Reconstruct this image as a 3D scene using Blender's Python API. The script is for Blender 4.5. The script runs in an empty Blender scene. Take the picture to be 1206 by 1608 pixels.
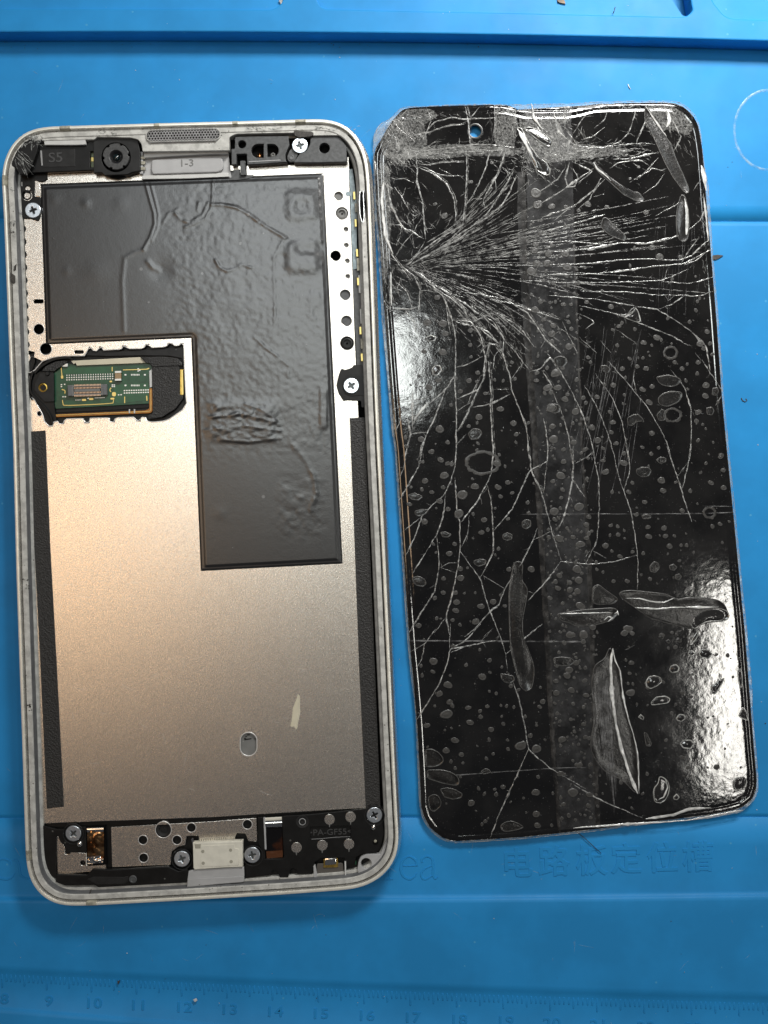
import bpy, bmesh, math, random
import numpy as np
from mathutils import Vector

# ------------------------------------------------------------------ units
U = 1.0 / 71.0            # one photographed pixel on the mat, in centimetres (1 unit = 1 cm)
H = 1775.0                # lens height above the mat, in those pixels (25 cm)
S = bpy.context.scene
S.unit_settings.system = 'METRIC'
S.unit_settings.scale_length = 0.01
R = math.radians

# ------------------------------------------------------------------ camera
cam_d = bpy.data.cameras.new('camera')
cam = bpy.data.objects.new('camera', cam_d)
S.collection.objects.link(cam)
cam.location = (0, 0, H * U)
cam.rotation_euler = (0, 0, 0)
cam_d.sensor_fit = 'VERTICAL'
cam_d.sensor_height = 24
cam_d.lens = 12.0 * H / 804.0
cam_d.clip_start = 0.5
cam_d.clip_end = 1000
S.camera = cam

# ------------------------------------------------------------------ light
world = bpy.data.worlds.new('World')
S.world = world
world.use_nodes = True
world.node_tree.nodes['Background'].inputs[0].default_value = (0.80, 0.86, 1.0, 1)
world.node_tree.nodes['Background'].inputs[1].default_value = 0.055

def area(name, loc, aim, sx, sy, power, col):
    d = bpy.data.lights.new(name, 'AREA')
    d.shape = 'RECTANGLE'; d.size = sx; d.size_y = sy; d.energy = power; d.color = col
    o = bpy.data.objects.new(name, d)
    S.collection.objects.link(o)
    o.location = loc
    v = Vector(aim) - Vector(loc)
    o.rotation_euler = v.to_track_quat('-Z', 'Y').to_euler()
    return o

area('ceiling_lamp', (-5.2, 16.2, 100), (-5.2, 16.2, 0), 17.5, 9, 7800, (0.95, 1.0, 0.97))
area('far_ceiling_lamp', (-12, 36, 100), (-12, 36, 0), 15, 18, 11500, (0.93, 0.98, 1.0))
area('side_tube_lamp', (38.6, -19.5, 100), (38.6, -19.5, 0), 4.4, 22, 5600, (1.0, 0.97, 0.90))
bl = area('added_falloff_lamp', (10, 25, 23), (8, 12, 0), 9, 6, 3950, (1.0, 0.985, 0.95))  # added close light; its falloff stands in for shade over the lower mat
bl.data.spread = R(96)
area('warm_lamp', (-40, 0, 100), (-20, 0, 0), 18, 26, 7000, (1.0, 0.68, 0.42))

S.view_settings.view_transform = 'Standard'
S.view_settings.look = 'None'
S.view_settings.exposure = 0.0
S.view_settings.gamma = 1.0
S.cycles.use_denoising = True
S.cycles.max_bounces = 6

rnd = random.Random(7)

# ------------------------------------------------------------------ helpers
def link(o):
    S.collection.objects.link(o)
    return o

def thing(name, label, cat, loc=(0, 0, 0), group=None):
    o = bpy.data.objects.new(name, None)
    o.empty_display_size = 0.5
    o.location = loc
    link(o)
    o['label'] = label; o['category'] = cat
    if group: o['group'] = group
    return o

def origin(o):
    v = Vector((0, 0, 0))
    while o is not None:
        v += o.location
        o = o.parent
    return v

def WP(px, py, z):        # picture pixel seen at height z -> plan position, in pixels
    k = (H - z) / H
    return ((px - 603.0) * k, (804.0 - py) * k)

def W(px, py, z):
    a, b = WP(px, py, z)
    return (a * U, b * U, z * U)

def tr(ox, oy, sc, s):
    out = []
    for t in s.split():
        a, b = t.split(',')
        out.append((ox + float(a) / sc, oy + float(b) / sc))
    return out

def newobj(name, me, mat, parent=None, smooth=None, kind=None, label=None):
    o = bpy.data.objects.new(name, me)
    link(o)
    if mat is not None:
        for m in (mat if isinstance(mat, (list, tuple)) else [mat]):
            me.materials.append(m)
    if parent is not None:
        off = origin(parent)
        if off.length > 0:
            me.transform(__import__('mathutils').Matrix.Translation(-off))
        o.parent = parent
    if smooth:
        me.shade_smooth()
        if smooth != True:
            try: me.set_sharp_from_angle(angle=R(smooth))
            except Exception: pass
    if kind: o['kind'] = kind
    if label: o['label'] = label
    return o

def curve_mesh(loops, th, bevel, res=1):
    c = bpy.data.curves.new('tmp', 'CURVE')
    c.dimensions = '2D'; c.fill_mode = 'BOTH'
    bevel = min(bevel, th * 0.45)
    c.extrude = th / 2 - bevel
    c.bevel_depth = bevel; c.bevel_resolution = res
    if bevel: c.offset = -bevel
    for L in loops:
        sp = c.splines.new('POLY')
        sp.points.add(len(L) - 1)
        sp.use_cyclic_u = True
        for p, q in zip(sp.points, L): p.co = (q[0], q[1], 0, 1)
    o = bpy.data.objects.new('tmp', c)
    me = bpy.data.meshes.new_from_object(o)
    bpy.data.objects.remove(o); bpy.data.curves.remove(c)
    return me

def sheet_mesh(loops, z, th, bevel=0.0, res=1):
    LL = [[(WP(x, y, z)[0] * U, WP(x, y, z)[1] * U) for x, y in L] for L in loops]
    me = curve_mesh(LL, th * U, bevel * U, res)
    for v in me.vertices: v.co.z += (z - th / 2) * U
    return me

def sheet(name, loops, z, th, mat, parent, bevel=0.8, smooth=35, **kw):
    if loops and isinstance(loops[0][0], (int, float)): loops = [loops]
    me = sheet_mesh(loops, z, th, bevel)
    return newobj(name, me, mat, parent, smooth, **kw)

def circ(cx, cy, r, n=24, ry=None, a0=0.0):
    ry = ry or r
    return [(cx + r * math.cos(a0 + 2 * math.pi * i / n), cy + ry * math.sin(a0 + 2 * math.pi * i / n)) for i in range(n)]

def rrect(x0, y0, x1, y1, r=2.0, slope=0.0, n=4):
    out = []
    cx, cy = (x0 + x1) / 2, (y0 + y1) / 2
    for (ax, ay, a) in ((x1 - r, y0 + r, -90), (x1 - r, y1 - r, 0), (x0 + r, y1 - r, 90), (x0 + r, y0 + r, 180)):
        for i in range(n + 1):
            t = R(a + 90.0 * i / n)
            out.append((ax + r * math.cos(t), ay + r * math.sin(t)))
    c, s = math.cos(slope), math.sin(slope)
    return [(cx + (x - cx) * c - (y - cy) * s, cy + (x - cx) * s + (y - cy) * c) for x, y in out]

def roundpoly(P, r=3.0, n=3):
    out = []
    N = len(P)
    for i in range(N):
        a = Vector(P[i - 1]); b = Vector(P[i]); c = Vector(P[(i + 1) % N])
        u = (a - b); w = (c - b)
        d = min(r, u.length * 0.45, w.length * 0.45)
        p = b + u.normalized() * d; q = b + w.normalized() * d
        for k in range(n + 1):
            t = k / n
            v = p * (1 - t) ** 2 + b * 2 * t * (1 - t) + q * t * t
            out.append((v.x, v.y))
    return out

def mesh_from(verts, faces):
    me = bpy.data.meshes.new('m')
    me.from_pydata(verts, [], faces)
    me.update()
    return me

def fix_normals(me):
    bm = bmesh.new(); bm.from_mesh(me)
    bmesh.ops.recalc_face_normals(bm, faces=bm.faces)
    bm.to_mesh(me); bm.free()

def join(meshes):
    bm = bmesh.new()
    for m in meshes:
        bm.from_mesh(m)
        bpy.data.meshes.remove(m)
    me = bpy.data.meshes.new('m'); bm.to_mesh(me); bm.free()
    return me

def lathe_mesh(cx, cy, prof, n=24):      # prof: (r, z) px, centre given as picture pixel at the top z
    zt = max(p[1] for p in prof)
    X, Y = WP(cx, cy, zt)
    V = []; F = []
    for r, z in prof:
        for i in range(n):
            a = 2 * math.pi * i / n
            V.append(((X + r * math.cos(a)) * U, (Y + r * math.sin(a)) * U, z * U))
    m = len(prof)
    for k in range(m - 1):
        for i in range(n):
            j = (i + 1) % n
            F.append((k * n + i, k * n + j, (k + 1) * n + j, (k + 1) * n + i))
    F.append(tuple(range(n))[::-1]); F.append(tuple((m - 1) * n + i for i in range(n)))
    me = mesh_from(V, F); fix_normals(me)
    return me

def text_mesh(body, px, py, size, rot, z, th, bold=0.0, spacing=1.0, sx=1.0, bevel=0.0):
    c = bpy.data.curves.new('tmp', 'FONT')
    c.body = body; c.size = size * U; c.align_x = 'CENTER'; c.align_y = 'CENTER'
    c.extrude = th * U / 2; c.offset = bold * U; c.space_character = spacing; c.resolution_u = 4
    if bevel: c.bevel_depth = bevel * U; c.bevel_resolution = 1
    o = bpy.data.objects.new('tmp', c)
    me = bpy.data.meshes.new_from_object(o)
    bpy.data.objects.remove(o); bpy.data.curves.remove(c)
    co, si = math.cos(rot), math.sin(rot)
    X, Y, Z = W(px, py, z)
    xs = [v.co.x for v in me.vertices]; ys = [v.co.y for v in me.vertices]
    if xs:
        mx = (min(xs) + max(xs)) / 2; my = (min(ys) + max(ys)) / 2
    else: mx = my = 0
    for v in me.vertices:
        x, y = (v.co.x - mx) * sx, v.co.y - my
        v.co = (X + x * co - y * si, Y + x * si + y * co, v.co.z + Z - th * U / 2 - bevel * U)
    return me

# --- numpy noise
def vnoise(X, Y, scale, seed):
    rs = np.random.RandomState(seed)
    G = rs.rand(256, 256)
    x = X / scale; y = Y / scale
    xi = np.floor(x).astype(int); yi = np.floor(y).astype(int)
    fx = x - xi; fy = y - yi
    fx = fx * fx * (3 - 2 * fx); fy = fy * fy * (3 - 2 * fy)
    g = lambda a, b: G[a & 255, b & 255]
    return (g(xi, yi) * (1 - fx) + g(xi + 1, yi) * fx) * (1 - fy) + (g(xi, yi + 1) * (1 - fx) + g(xi + 1, yi + 1) * fx) * fy

def fbm(X, Y, scale, octs, seed, gain=0.5):
    s = 0; a = 1; t = 0
    for k in range(octs):
        s = s + a * vnoise(X + 37.7 * k, Y - 11.3 * k, scale / 2 ** k, seed + k); t += a; a *= gain
    return s / t

def dist_poly(X, Y, P):
    D = np.full(X.shape, 1e9)
    for (x0, y0), (x1, y1) in zip(P[:-1], P[1:]):
        dx, dy = x1 - x0, y1 - y0
        t = np.clip(((X - x0) * dx + (Y - y0) * dy) / (dx * dx + dy * dy + 1e-9), 0, 1)
        D = np.minimum(D, np.hypot(X - x0 - t * dx, Y - y0 - t * dy))
    return D

def smooth01(t):
    t = np.clip(t, 0, 1)
    return t * t * (3 - 2 * t)

def grid_obj(name, PX, PY, Z, mat, parent, mask=None, **kw):
    n, m = PX.shape
    k = (H - Z) / H
    co = np.stack([(PX - 603.0) * k * U, (804.0 - PY) * k * U, Z * U], -1).reshape(-1, 3)
    idx = np.arange(n * m).reshape(n, m)
    q = np.stack([idx[:-1, :-1], idx[1:, :-1], idx[1:, 1:], idx[:-1, 1:]], -1).reshape(-1, 4)
    if mask is not None:
        q = q[mask[:-1, :-1].reshape(-1)]
    me = bpy.data.meshes.new(name)
    me.vertices.add(len(co)); me.vertices.foreach_set('co', co.ravel().astype(np.float32))
    me.loops.add(q.size); me.loops.foreach_set('vertex_index', q.ravel().astype(np.int32))
    me.polygons.add(len(q))
    me.polygons.foreach_set('loop_start', (np.arange(len(q)) * 4).astype(np.int32))
    me.polygons.foreach_set('loop_total', np.full(len(q), 4, np.int32))
    me.update(calc_edges=True)
    me.validate()
    return newobj(name, me, mat, parent, True, **kw)

# ------------------------------------------------------------------ materials
def M(name, col, rough=0.5, metal=0.0, spec=0.5, var=0.0, vscale=1.0, bump=0.0, bscale=20.0,
      stretch=None, col2=None, lo=0.4, hi=0.6, rvar=0.0, coat=0.0, detail=4.0, speck=None, alpha=None, bdist=0.004):
    m = bpy.data.materials.new(name); m.use_nodes = True
    nt = m.node_tree; N = nt.nodes; L = nt.links
    b = N['Principled BSDF']
    b.inputs['Base Color'].default_value = (*col, 1)
    b.inputs['Roughness'].default_value = rough
    b.inputs['Metallic'].default_value = metal
    b.inputs['Specular IOR Level'].default_value = spec
    b.inputs['Coat Weight'].default_value = coat
    b.inputs['Coat Roughness'].default_value = 0.05
    tc = N.new('ShaderNodeTexCoord')
    vec = tc.outputs['Object']
    if stretch:
        mp = N.new('ShaderNodeMapping'); mp.inputs['Scale'].default_value = stretch
        L.new(vec, mp.inputs['Vector']); vec = mp.outputs['Vector']
    def noise(sc, det=detail):
        n = N.new('ShaderNodeTexNoise'); n.inputs['Scale'].default_value = sc
        n.inputs['Detail'].default_value = det; n.inputs['Roughness'].default_value = 0.6
        L.new(vec, n.inputs['Vector']); return n.outputs['Fac']
    colsock = None
    if var or col2:
        f = noise(vscale)
        rp = N.new('ShaderNodeMapRange'); rp.inputs['From Min'].default_value = lo; rp.inputs['From Max'].default_value = hi
        L.new(f, rp.inputs['Value'])
        mx = N.new('ShaderNodeMix'); mx.data_type = 'RGBA'
        c2 = col2 or tuple(min(1, c * (1 + var)) for c in col)
        c1 = col if col2 else tuple(c * (1 - var) for c in col)
        mx.inputs[6].default_value = (*c1, 1); mx.inputs[7].default_value = (*c2, 1)
        L.new(rp.outputs[0], mx.inputs[0])
        colsock = mx.outputs[2]
    if speck:                      # (scale, threshold, colour): sparse small flecks
        vo = N.new('ShaderNodeTexVoronoi'); vo.inputs['Scale'].default_value = speck[0]
        L.new(tc.outputs['Object'], vo.inputs['Vector'])
        sep = N.new('ShaderNodeSeparateColor'); L.new(vo.outputs['Color'], sep.inputs[0])
        a = N.new('ShaderNodeMath'); a.operation = 'LESS_THAN'; a.inputs[1].default_value = 0.22
        L.new(vo.outputs['Distance'], a.inputs[0])
        g = N.new('ShaderNodeMath'); g.operation = 'GREATER_THAN'; g.inputs[1].default_value = speck[1]
        L.new(sep.outputs[0], g.inputs[0])
        ml = N.new('ShaderNodeMath'); ml.operation = 'MULTIPLY'
        L.new(a.outputs[0], ml.inputs[0]); L.new(g.outputs[0], ml.inputs[1])
        mx2 = N.new('ShaderNodeMix'); mx2.data_type = 'RGBA'
        mx2.inputs[6].default_value = (*col, 1); mx2.inputs[7].default_value = (*speck[2], 1)
        if colsock: L.new(colsock, mx2.inputs[6])
        L.new(ml.outputs[0], mx2.inputs[0]); colsock = mx2.outputs[2]
    if colsock: L.new(colsock, b.inputs['Base Color'])
    if rvar:
        f = noise(vscale * 1.7)
        rp = N.new('ShaderNodeMapRange'); rp.inputs['From Min'].default_value = 0.35; rp.inputs['From Max'].default_value = 0.65
        rp.inputs['To Min'].default_value = max(0.02, rough - rvar); rp.inputs['To Max'].default_value = min(1, rough + rvar)
        L.new(f, rp.inputs['Value']); L.new(rp.outputs[0], b.inputs['Roughness'])
    if bump:
        bp = N.new('ShaderNodeBump'); bp.inputs['Strength'].default_value = bump; bp.inputs['Distance'].default_value = bdist
        L.new(noise(bscale, 3.0), bp.inputs['Height']); L.new(bp.outputs[0], b.inputs['Normal'])
    if alpha is not None:
        if isinstance(alpha, tuple):
            f = noise(alpha[2])
            rp = N.new('ShaderNodeMapRange'); rp.inputs['From Min'].default_value = 0.38; rp.inputs['From Max'].default_value = 0.62
            rp.inputs['To Min'].default_value = alpha[0]; rp.inputs['To Max'].default_value = alpha[1]
            L.new(f, rp.inputs['Value']); L.new(rp.outputs[0], b.inputs['Alpha'])
        else: b.inputs['Alpha'].default_value = alpha
    return m

m_mat = M('blue_silicone', (0.021, 0.275, 0.64), rough=0.5, spec=0.22, var=0.07, vscale=0.5, bump=0.25, bscale=60, rvar=0.05,
          speck=(9.0, 0.985, (0.07, 0.36, 0.66)))
m_frame = M('satin_steel', (0.66, 0.645, 0.61), rough=0.25, metal=0.75, var=0.10, vscale=3, rvar=0.08, bump=0.1, bscale=40)
m_edge = M('polished_edge_highlight', (0.95, 0.92, 0.82), rough=0.3, metal=0.3, var=0.06, vscale=4)  # bright highlight along the rim edge put into a near-white colour
m_lip = M('grey_plastic_lip', (0.56, 0.555, 0.52), rough=0.5, var=0.18, vscale=5, bump=0.5, bscale=30, speck=(14, 0.94, (0.18, 0.17, 0.15)))
m_lip_dirty = M('dirty_lip', (0.44, 0.42, 0.38), rough=0.6, col2=(0.22, 0.20, 0.16), vscale=7, lo=0.55, hi=0.72, bump=0.6, bscale=30)
m_wall = M('grey_inner_wall', (0.15, 0.153, 0.158), rough=0.5, var=0.15, vscale=3)
m_plate = M('brushed_aluminium', (0.77, 0.72, 0.65), rough=0.265, metal=1.0, var=0.09, vscale=24, stretch=(1, 4, 1), bump=0.4, bscale=40,
            rvar=0.05, lo=0.3, hi=0.7, speck=(22, 0.975, (0.95, 0.93, 0.88)))
m_platerim = M('bare_cut_edge', (0.85, 0.83, 0.80), rough=0.35, metal=0.5)
m_sheet = M('black_graphite_film', (0.009, 0.0088, 0.0090), rough=0.29, spec=1.0, var=0.1, vscale=2, bump=0.3, bscale=34, speck=(6, 0.985, (0.12, 0.12, 0.12)))
m_foam = M('black_foam_tape', (0.014, 0.013, 0.012), rough=0.5, spec=0.7, var=0.3, vscale=40, bump=1.0, bscale=26, bdist=0.02, speck=(30, 0.85, (0.09, 0.085, 0.08)))
m_black = M('black_plastic', (0.006, 0.006, 0.006), rough=0.42, spec=0.28, var=0.3, vscale=4, bump=0.25, bscale=30, speck=(11, 0.975, (0.10, 0.10, 0.09)))
m_black2 = M('black_tape', (0.014, 0.014, 0.014), rough=0.5, spec=0.35, var=0.25, vscale=6, bump=0.5, bscale=30, speck=(12, 0.96, (0.10, 0.10, 0.10)))
m_dgrey = M('dark_grey_bracket', (0.085, 0.088, 0.09), rough=0.5, var=0.35, vscale=14, bump=0.6, bscale=40, lo=0.3, hi=0.7)
m_mark = M('moulded_lettering', (0.055, 0.055, 0.055), rough=0.4)
m_mark2 = M('grey_moulded_lettering', (0.36, 0.36, 0.36), rough=0.5)
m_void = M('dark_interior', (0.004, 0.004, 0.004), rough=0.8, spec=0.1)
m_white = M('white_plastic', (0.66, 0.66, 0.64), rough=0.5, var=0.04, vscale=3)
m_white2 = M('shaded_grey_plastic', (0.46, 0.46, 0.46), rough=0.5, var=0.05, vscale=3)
m_greyp = M('mid_grey_plastic', (0.20, 0.20, 0.192), rough=0.5, var=0.08, vscale=3, bump=0.2, bscale=25)
m_screw = M('zinc_screw', (0.66, 0.70, 0.74), rough=0.28, metal=0.85, var=0.08, vscale=20, bump=0.2, bscale=30)
m_recess = M('screw_recess', (0.10, 0.11, 0.11), rough=0.4, metal=0.8)
m_brass = M('brass', (0.62, 0.42, 0.10), rough=0.3, metal=0.9, var=0.2, vscale=10)
m_gold = M('gold_trace', (0.78, 0.62, 0.22), rough=0.35, metal=0.6)
m_tin = M('solder_pad', (0.72, 0.74, 0.72), rough=0.35, metal=0.6)
m_pcb = M('green_board', (0.012, 0.075, 0.034), rough=0.35, spec=0.5, var=0.2, vscale=6)
m_pcb2 = M('green_board_plane', (0.018, 0.105, 0.045), rough=0.35, var=0.1, vscale=6)
m_flex = M('amber_flex', (0.42, 0.16, 0.02), rough=0.25, var=0.15, vscale=6, coat=0.5)
m_cream = M('cream_label', (0.72, 0.66, 0.50), rough=0.55, var=0.04, vscale=4)
m_conn = M('beige_connector', (0.80, 0.77, 0.66), rough=0.5, var=0.05, vscale=5)
m_conn2 = M('beige_connector_spots', (0.40, 0.38, 0.31), rough=0.5)
m_chip = M('ceramic_capacitor', (0.38, 0.25, 0.13), rough=0.4)
m_blueflex = M('pale_blue_flex', (0.30, 0.38, 0.41), rough=0.45, var=0.25, vscale=8, bump=0.5, bscale=25)
m_copper = M('copper_foil', (0.62, 0.36, 0.17), rough=0.2, metal=1.0, col2=(0.20, 0.08, 0.03), vscale=3.5, lo=0.45, hi=0.6)
m_silver = M('silver_foil', (0.82, 0.80, 0.76), rough=0.18, metal=1.0)
m_bmirror = M('black_mirror_foil', (0.006, 0.005, 0.005), rough=0.08, spec=0.6, col2=(0.05, 0.015, 0.005), vscale=1.8, lo=0.55, hi=0.7)
m_lens = M('lens_barrel', (0.055, 0.055, 0.055), rough=0.45, var=0.3, vscale=20, bump=0.4, bscale=50)
m_lens2 = M('lens_cone', (0.012, 0.012, 0.013), rough=0.4)
m_glasslens = M('lens_glass', (0.004, 0.012, 0.014), rough=0.05, coat=1.0)
m_mesh = M('speaker_mesh', (0.24, 0.235, 0.23), rough=0.4, metal=0.3, var=0.2, vscale=8)
m_glue = M('beige_glue', (0.42, 0.40, 0.32), rough=0.5, var=0.3, vscale=10)
m_shard = M('glass_splinter', (0.55, 0.56, 0.54), rough=0.15, var=0.4, vscale=15, alpha=(0.25, 0.9, 20))
m_dust = M('dust', (0.60, 0.64, 0.66), rough=0.7, var=0.2, vscale=20)
m_dirt = M('dark_dirt', (0.05, 0.045, 0.04), rough=0.6, var=0.4, vscale=30)
m_brown = M('brown_flake', (0.16, 0.10, 0.05), rough=0.5, var=0.5, vscale=12)
# screen
m_glass = M('black_screen_glass', (0.0095, 0.0090, 0.0084), rough=0.07, spec=1.0, var=0.35, vscale=1.1, rvar=0.02, bump=0.2, bscale=22, detail=6,
            speck=(24, 0.84, (0.038, 0.037, 0.035)), bdist=0.003)
m_glass_film = M('screen_glass_under_strip', (0.020, 0.019, 0.019), rough=0.25, spec=0.5, var=0.4, vscale=6, bump=0.6, bscale=22, speck=(20, 0.9, (0.055, 0.053, 0.05)))
m_slab = M('panel_edge', (0.02, 0.02, 0.02), rough=0.3)
m_crack = M('fractured_glass', (0.46, 0.46, 0.445), rough=0.16, spec=1.0, var=0.3, vscale=8, alpha=(0.22, 1.0, 12.0))
m_crack_f = M('fine_fracture', (0.36, 0.36, 0.345), rough=0.25, spec=0.7, alpha=(0.0, 0.7, 9.0))
m_crack_faint = M('faint_scratch', (0.34, 0.34, 0.34), rough=0.4, alpha=(0.05, 0.55, 5.0))
m_big = M('large_air_pocket', (0.013, 0.012, 0.011), rough=0.24, spec=0.6, var=0.5, vscale=3, bump=1.0, bscale=16, speck=(26, 0.8, (0.07, 0.066, 0.06)))
m_bub = M('trapped_air', (0.038, 0.036, 0.033), rough=0.34, spec=0.6, var=0.3, vscale=9, bump=0.8, bscale=24, speck=(26, 0.8, (0.12, 0.115, 0.11)))
m_bubrim = M('bubble_rim', (0.062, 0.060, 0.056), rough=0.32, spec=0.7, var=0.35, vscale=8)
m_dome = M('raised_film_bubble', (0.020, 0.019, 0.018), rough=0.12, spec=0.9, bump=0.5, bscale=18, speck=(26, 0.85, (0.10, 0.1, 0.09)))
m_domerim = M('raised_film_edge', (0.34, 0.34, 0.32), rough=0.15, spec=0.9, var=0.4, vscale=5)
m_ridge = M('folded_film_ridge', (0.62, 0.62, 0.60), rough=0.15, spec=0.9, var=0.3, vscale=5)
m_strip = M('film_seam', (0.048, 0.045, 0.042), rough=0.35, var=0.3, vscale=8, bump=0.8, bscale=20, speck=(20, 0.85, (0.14, 0.13, 0.125)), alpha=(0.15, 0.65, 4))
m_film = M('clear_film', (0.50, 0.58, 0.62), rough=0.12, spec=0.6, alpha=(0.05, 0.34, 5.0), bump=0.8, bscale=6)
m_filmmark = M('glue_residue', (0.42, 0.66, 0.80), rough=0.3, alpha=(0.08, 0.5, 6.0))

# ================================================================== THE MAT
mat = thing('repair_mat', 'large blue silicone repair mat with embossed ruler and lettering, lying under everything', 'work mat')

def ycurve(a, b, c):
    return lambda t: a + t * (4 * b - 3 * a - c) + t * t * (2 * a - 4 * b + 2 * c)

rows = []      # (curve giving y at x=0..1206, z)
def rowat(a, b, c, z): rows.append((ycurve(a, b, c), z))
rowat(58, 60, 71, -4)      # hidden under the raised rail
for (a, b, c, z) in ((66.5, 68.5, 79.5, 0), (95, 97, 105, 0), (200, 200, 200, 0), (320, 321, 322, 0), (342, 344, 345.3, 0), (343.4, 345.4, 346.8, -3.0), (344.6, 346.6, 348.2, -2.6),
                     (346.5, 348.5, 350, -0.5), (352, 354, 356, 0), (600, 600, 600, 0), (900, 900, 900, 0), (1200, 1200, 1200, 0), (1278, 1277, 1276, 0),
                     (1282, 1281, 1280, -0.4), (1284, 1283, 1282, -3), (1285.5, 1284.5, 1283.5, -3), (1287.5, 1286.5, 1285.5, 0.0), (1330, 1330, 1328, 0),
                     (1404, 1404, 1398, 0), (1408, 1408, 1402, 0.7), (1411.5, 1411.5, 1405.5, 4.0), (1414.5, 1414.5, 1409, 6.4), (1419, 1419, 1414, 7.0),
                     (1440, 1440, 1436, 6.4), (1480, 1480, 1478, 6), (1515, 1540, 1556, 6), (1523, 1548, 1566, 6), (1525, 1550, 1568, 4.6), (1540, 1562, 1580, 4.2),
                     (1579, 1622, 1650, 4.2), (1583, 1626, 1654, 6.5), (1587, 1630, 1658, 9), (1592, 1635, 1664, 10), (1700, 1740, 1780, 10), (2300, 2340, 2380, 10)):
    rowat(a, b, c, z)
xs = np.concatenate([[-900, -500, -200], np.linspace(0, 1206, 40), [1400, 1700, 2100]])
PX = np.zeros((len(rows), len(xs))); PY = PX.copy(); PZ = PX.copy()
for i, (f, z) in enumerate(rows):
    for j, x in enumerate(xs):
        PX[i, j] = x; PY[i, j] = f(min(max(x / 1206.0, -0.2), 1.2)); PZ[i, j] = z
PZ += np.where((PZ == 0), 0.0, 0.0)
grid_obj('mat_body', PX, PY, PZ, m_mat, mat)
# base slab below everything
sheet('mat_underside', [(-900, -700), (2100, -700), (2100, 2380), (-900, 2380)], -5, 12, m_mat, mat, bevel=0)
# raised rail along the top with part trays
ra, rb, rc = ycurve(50, 51.5, 64), ycurve(14, 18.5, 30), None
low = [(x, ra(x / 1206.0)) for x in np.linspace(-300, 1500, 19)]
outer = [(1500, -700), (-300, -700)][::-1]
outer = [(-300, -700), (1500, -700)] + low[::-1]
pocket1 = roundpoly([(-180, -420), (440, -420), (440, -12), (445, 2), (430, 14.5), (200, 13.3), (0, 13.0), (-180, 13)], 8)
pocket2 = roundpoly([(494, -420), (1100, -420), (1076, -60), (1086, 8), (1088, 16), (1080, 24.5), (1068, 26), (960, 23.5), (800, 19.6), (600, 15.8), (508, 13.5), (497, 2)], 7)
pocket3 = roundpoly([(1118, -420), (1450, -420), (1450, 32), (1206, 31), (1150, 29), (1137, 24), (1118, 0)], 7)
sheet('raised_rail', [outer, pocket1, pocket2, pocket3], 36, 38, m_mat, mat, bevel=2.2)
sheet('tray_floor', [[(-250, -600), (1500, -600), (1500, 40), (-250, 38)], roundpoly([(1040, -70), (1052, -6), (1072, 25), (1084, 28), (1092, 18), (1088, -2), (1082, -70)], 4)], 29, 6, m_mat, mat, bevel=0)
# ruler
ticks = []
base = ycurve(1530, 1556.5, 1576)
ti = -4
x = 4.0
xt = 75.0
def cmx(n): return 3.0 + (n - 8) * 69.8 + 0.16 * (n - 8) ** 2
for mm in range(76, 252):
    cx = cmx(mm / 10.0)
    cy = base(cx / 1206.0)
    ln = 21 if mm % 10 == 0 else (17 if mm % 5 == 0 else 11)
    w = 1.1
    ticks.append(sheet_mesh([[(cx - w, cy), (cx + w, cy), (cx + w + 0.3, cy + ln), (cx - w + 0.3, cy + ln)]], 5.0, 1.2, 0.4, 0))
newobj('ruler_ticks', join(ticks), m_mat, mat, kind='stuff')
for n in range(8, 25):
    cx = cmx(n) + (4 if n < 10 else 3); cy = base(cx / 1206.0) + 38 + max(0, n - 12) * 0.3
    ds = str(n)
    for k_, dg in enumerate(ds):
        me = text_mesh(dg, cx + (k_ - (len(ds) - 1) / 2) * 15, cy, 22, -0.02, 5.2, 1.2, bold=0.25, sx=1.2, bevel=0.25)
        newobj('ruler_digit', me, m_mat, mat, 40)
# embossed characters
for ch, cx, cy in zip('\u7535\u8def\u677f\u5b9a\u4f4d\u69fd', (814, 870, 929, 983.5, 1040, 1096), (1354, 1352, 1351, 1348, 1346, 1345)):
    me = text_mesh(ch, cx, cy, 50, 0.03, 0.95, 1.6, bold=0.5, sx=1.0, bevel=0.5)
    newobj('embossed_character', me, m_mat, mat, 40)

def stroke(P, wd, z, th, n=6):     # a pen stroke: polyline with width per point, raised
    P = [Vector(p) for p in P]
    pts = []; ws = []
    N = len(P)
    for i in range(N - 1):
        p0 = P[max(i - 1, 0)]; p1 = P[i]; p2 = P[i + 1]; p3 = P[min(i + 2, N - 1)]
        for k in range(n):
            t = k / n
            v = 0.5 * ((2 * p1) + (p2 - p0) * t + (2 * p0 - 5 * p1 + 4 * p2 - p3) * t * t + (3 * p1 - p0 - 3 * p2 + p3) * t ** 3)
            pts.append(v); ws.append(wd[i] * (1 - t) + wd[i + 1] * t)
    pts.append(P[-1]); ws.append(wd[-1])
    V = []; F = []
    for i, p in enumerate(pts):
        d = (pts[min(i + 1, len(pts) - 1)] - pts[max(i - 1, 0)])
        d = d.normalized() if d.length > 0 else Vector((1, 0))
        nn = Vector((-d.y, d.x)) * ws[i] / 2
        for s, zz in ((-1.0, z - th), (-0.6, z), (0.6, z), (1.0, z - th)):
            V.append(W(p.x + nn.x * s, p.y + nn.y * s, zz))
    for i in range(len(pts) - 1):
        for k in range(3):
            a = i * 4 + k
            F.append((a, a + 1, a + 5, a + 4))
    F.append((3, 2, 1, 0)); e = (len(pts) - 1) * 4; F.append((e, e + 1, e + 2, e + 3))
    me = mesh_from(V, F); fix_normals(me)
    return me

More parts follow.
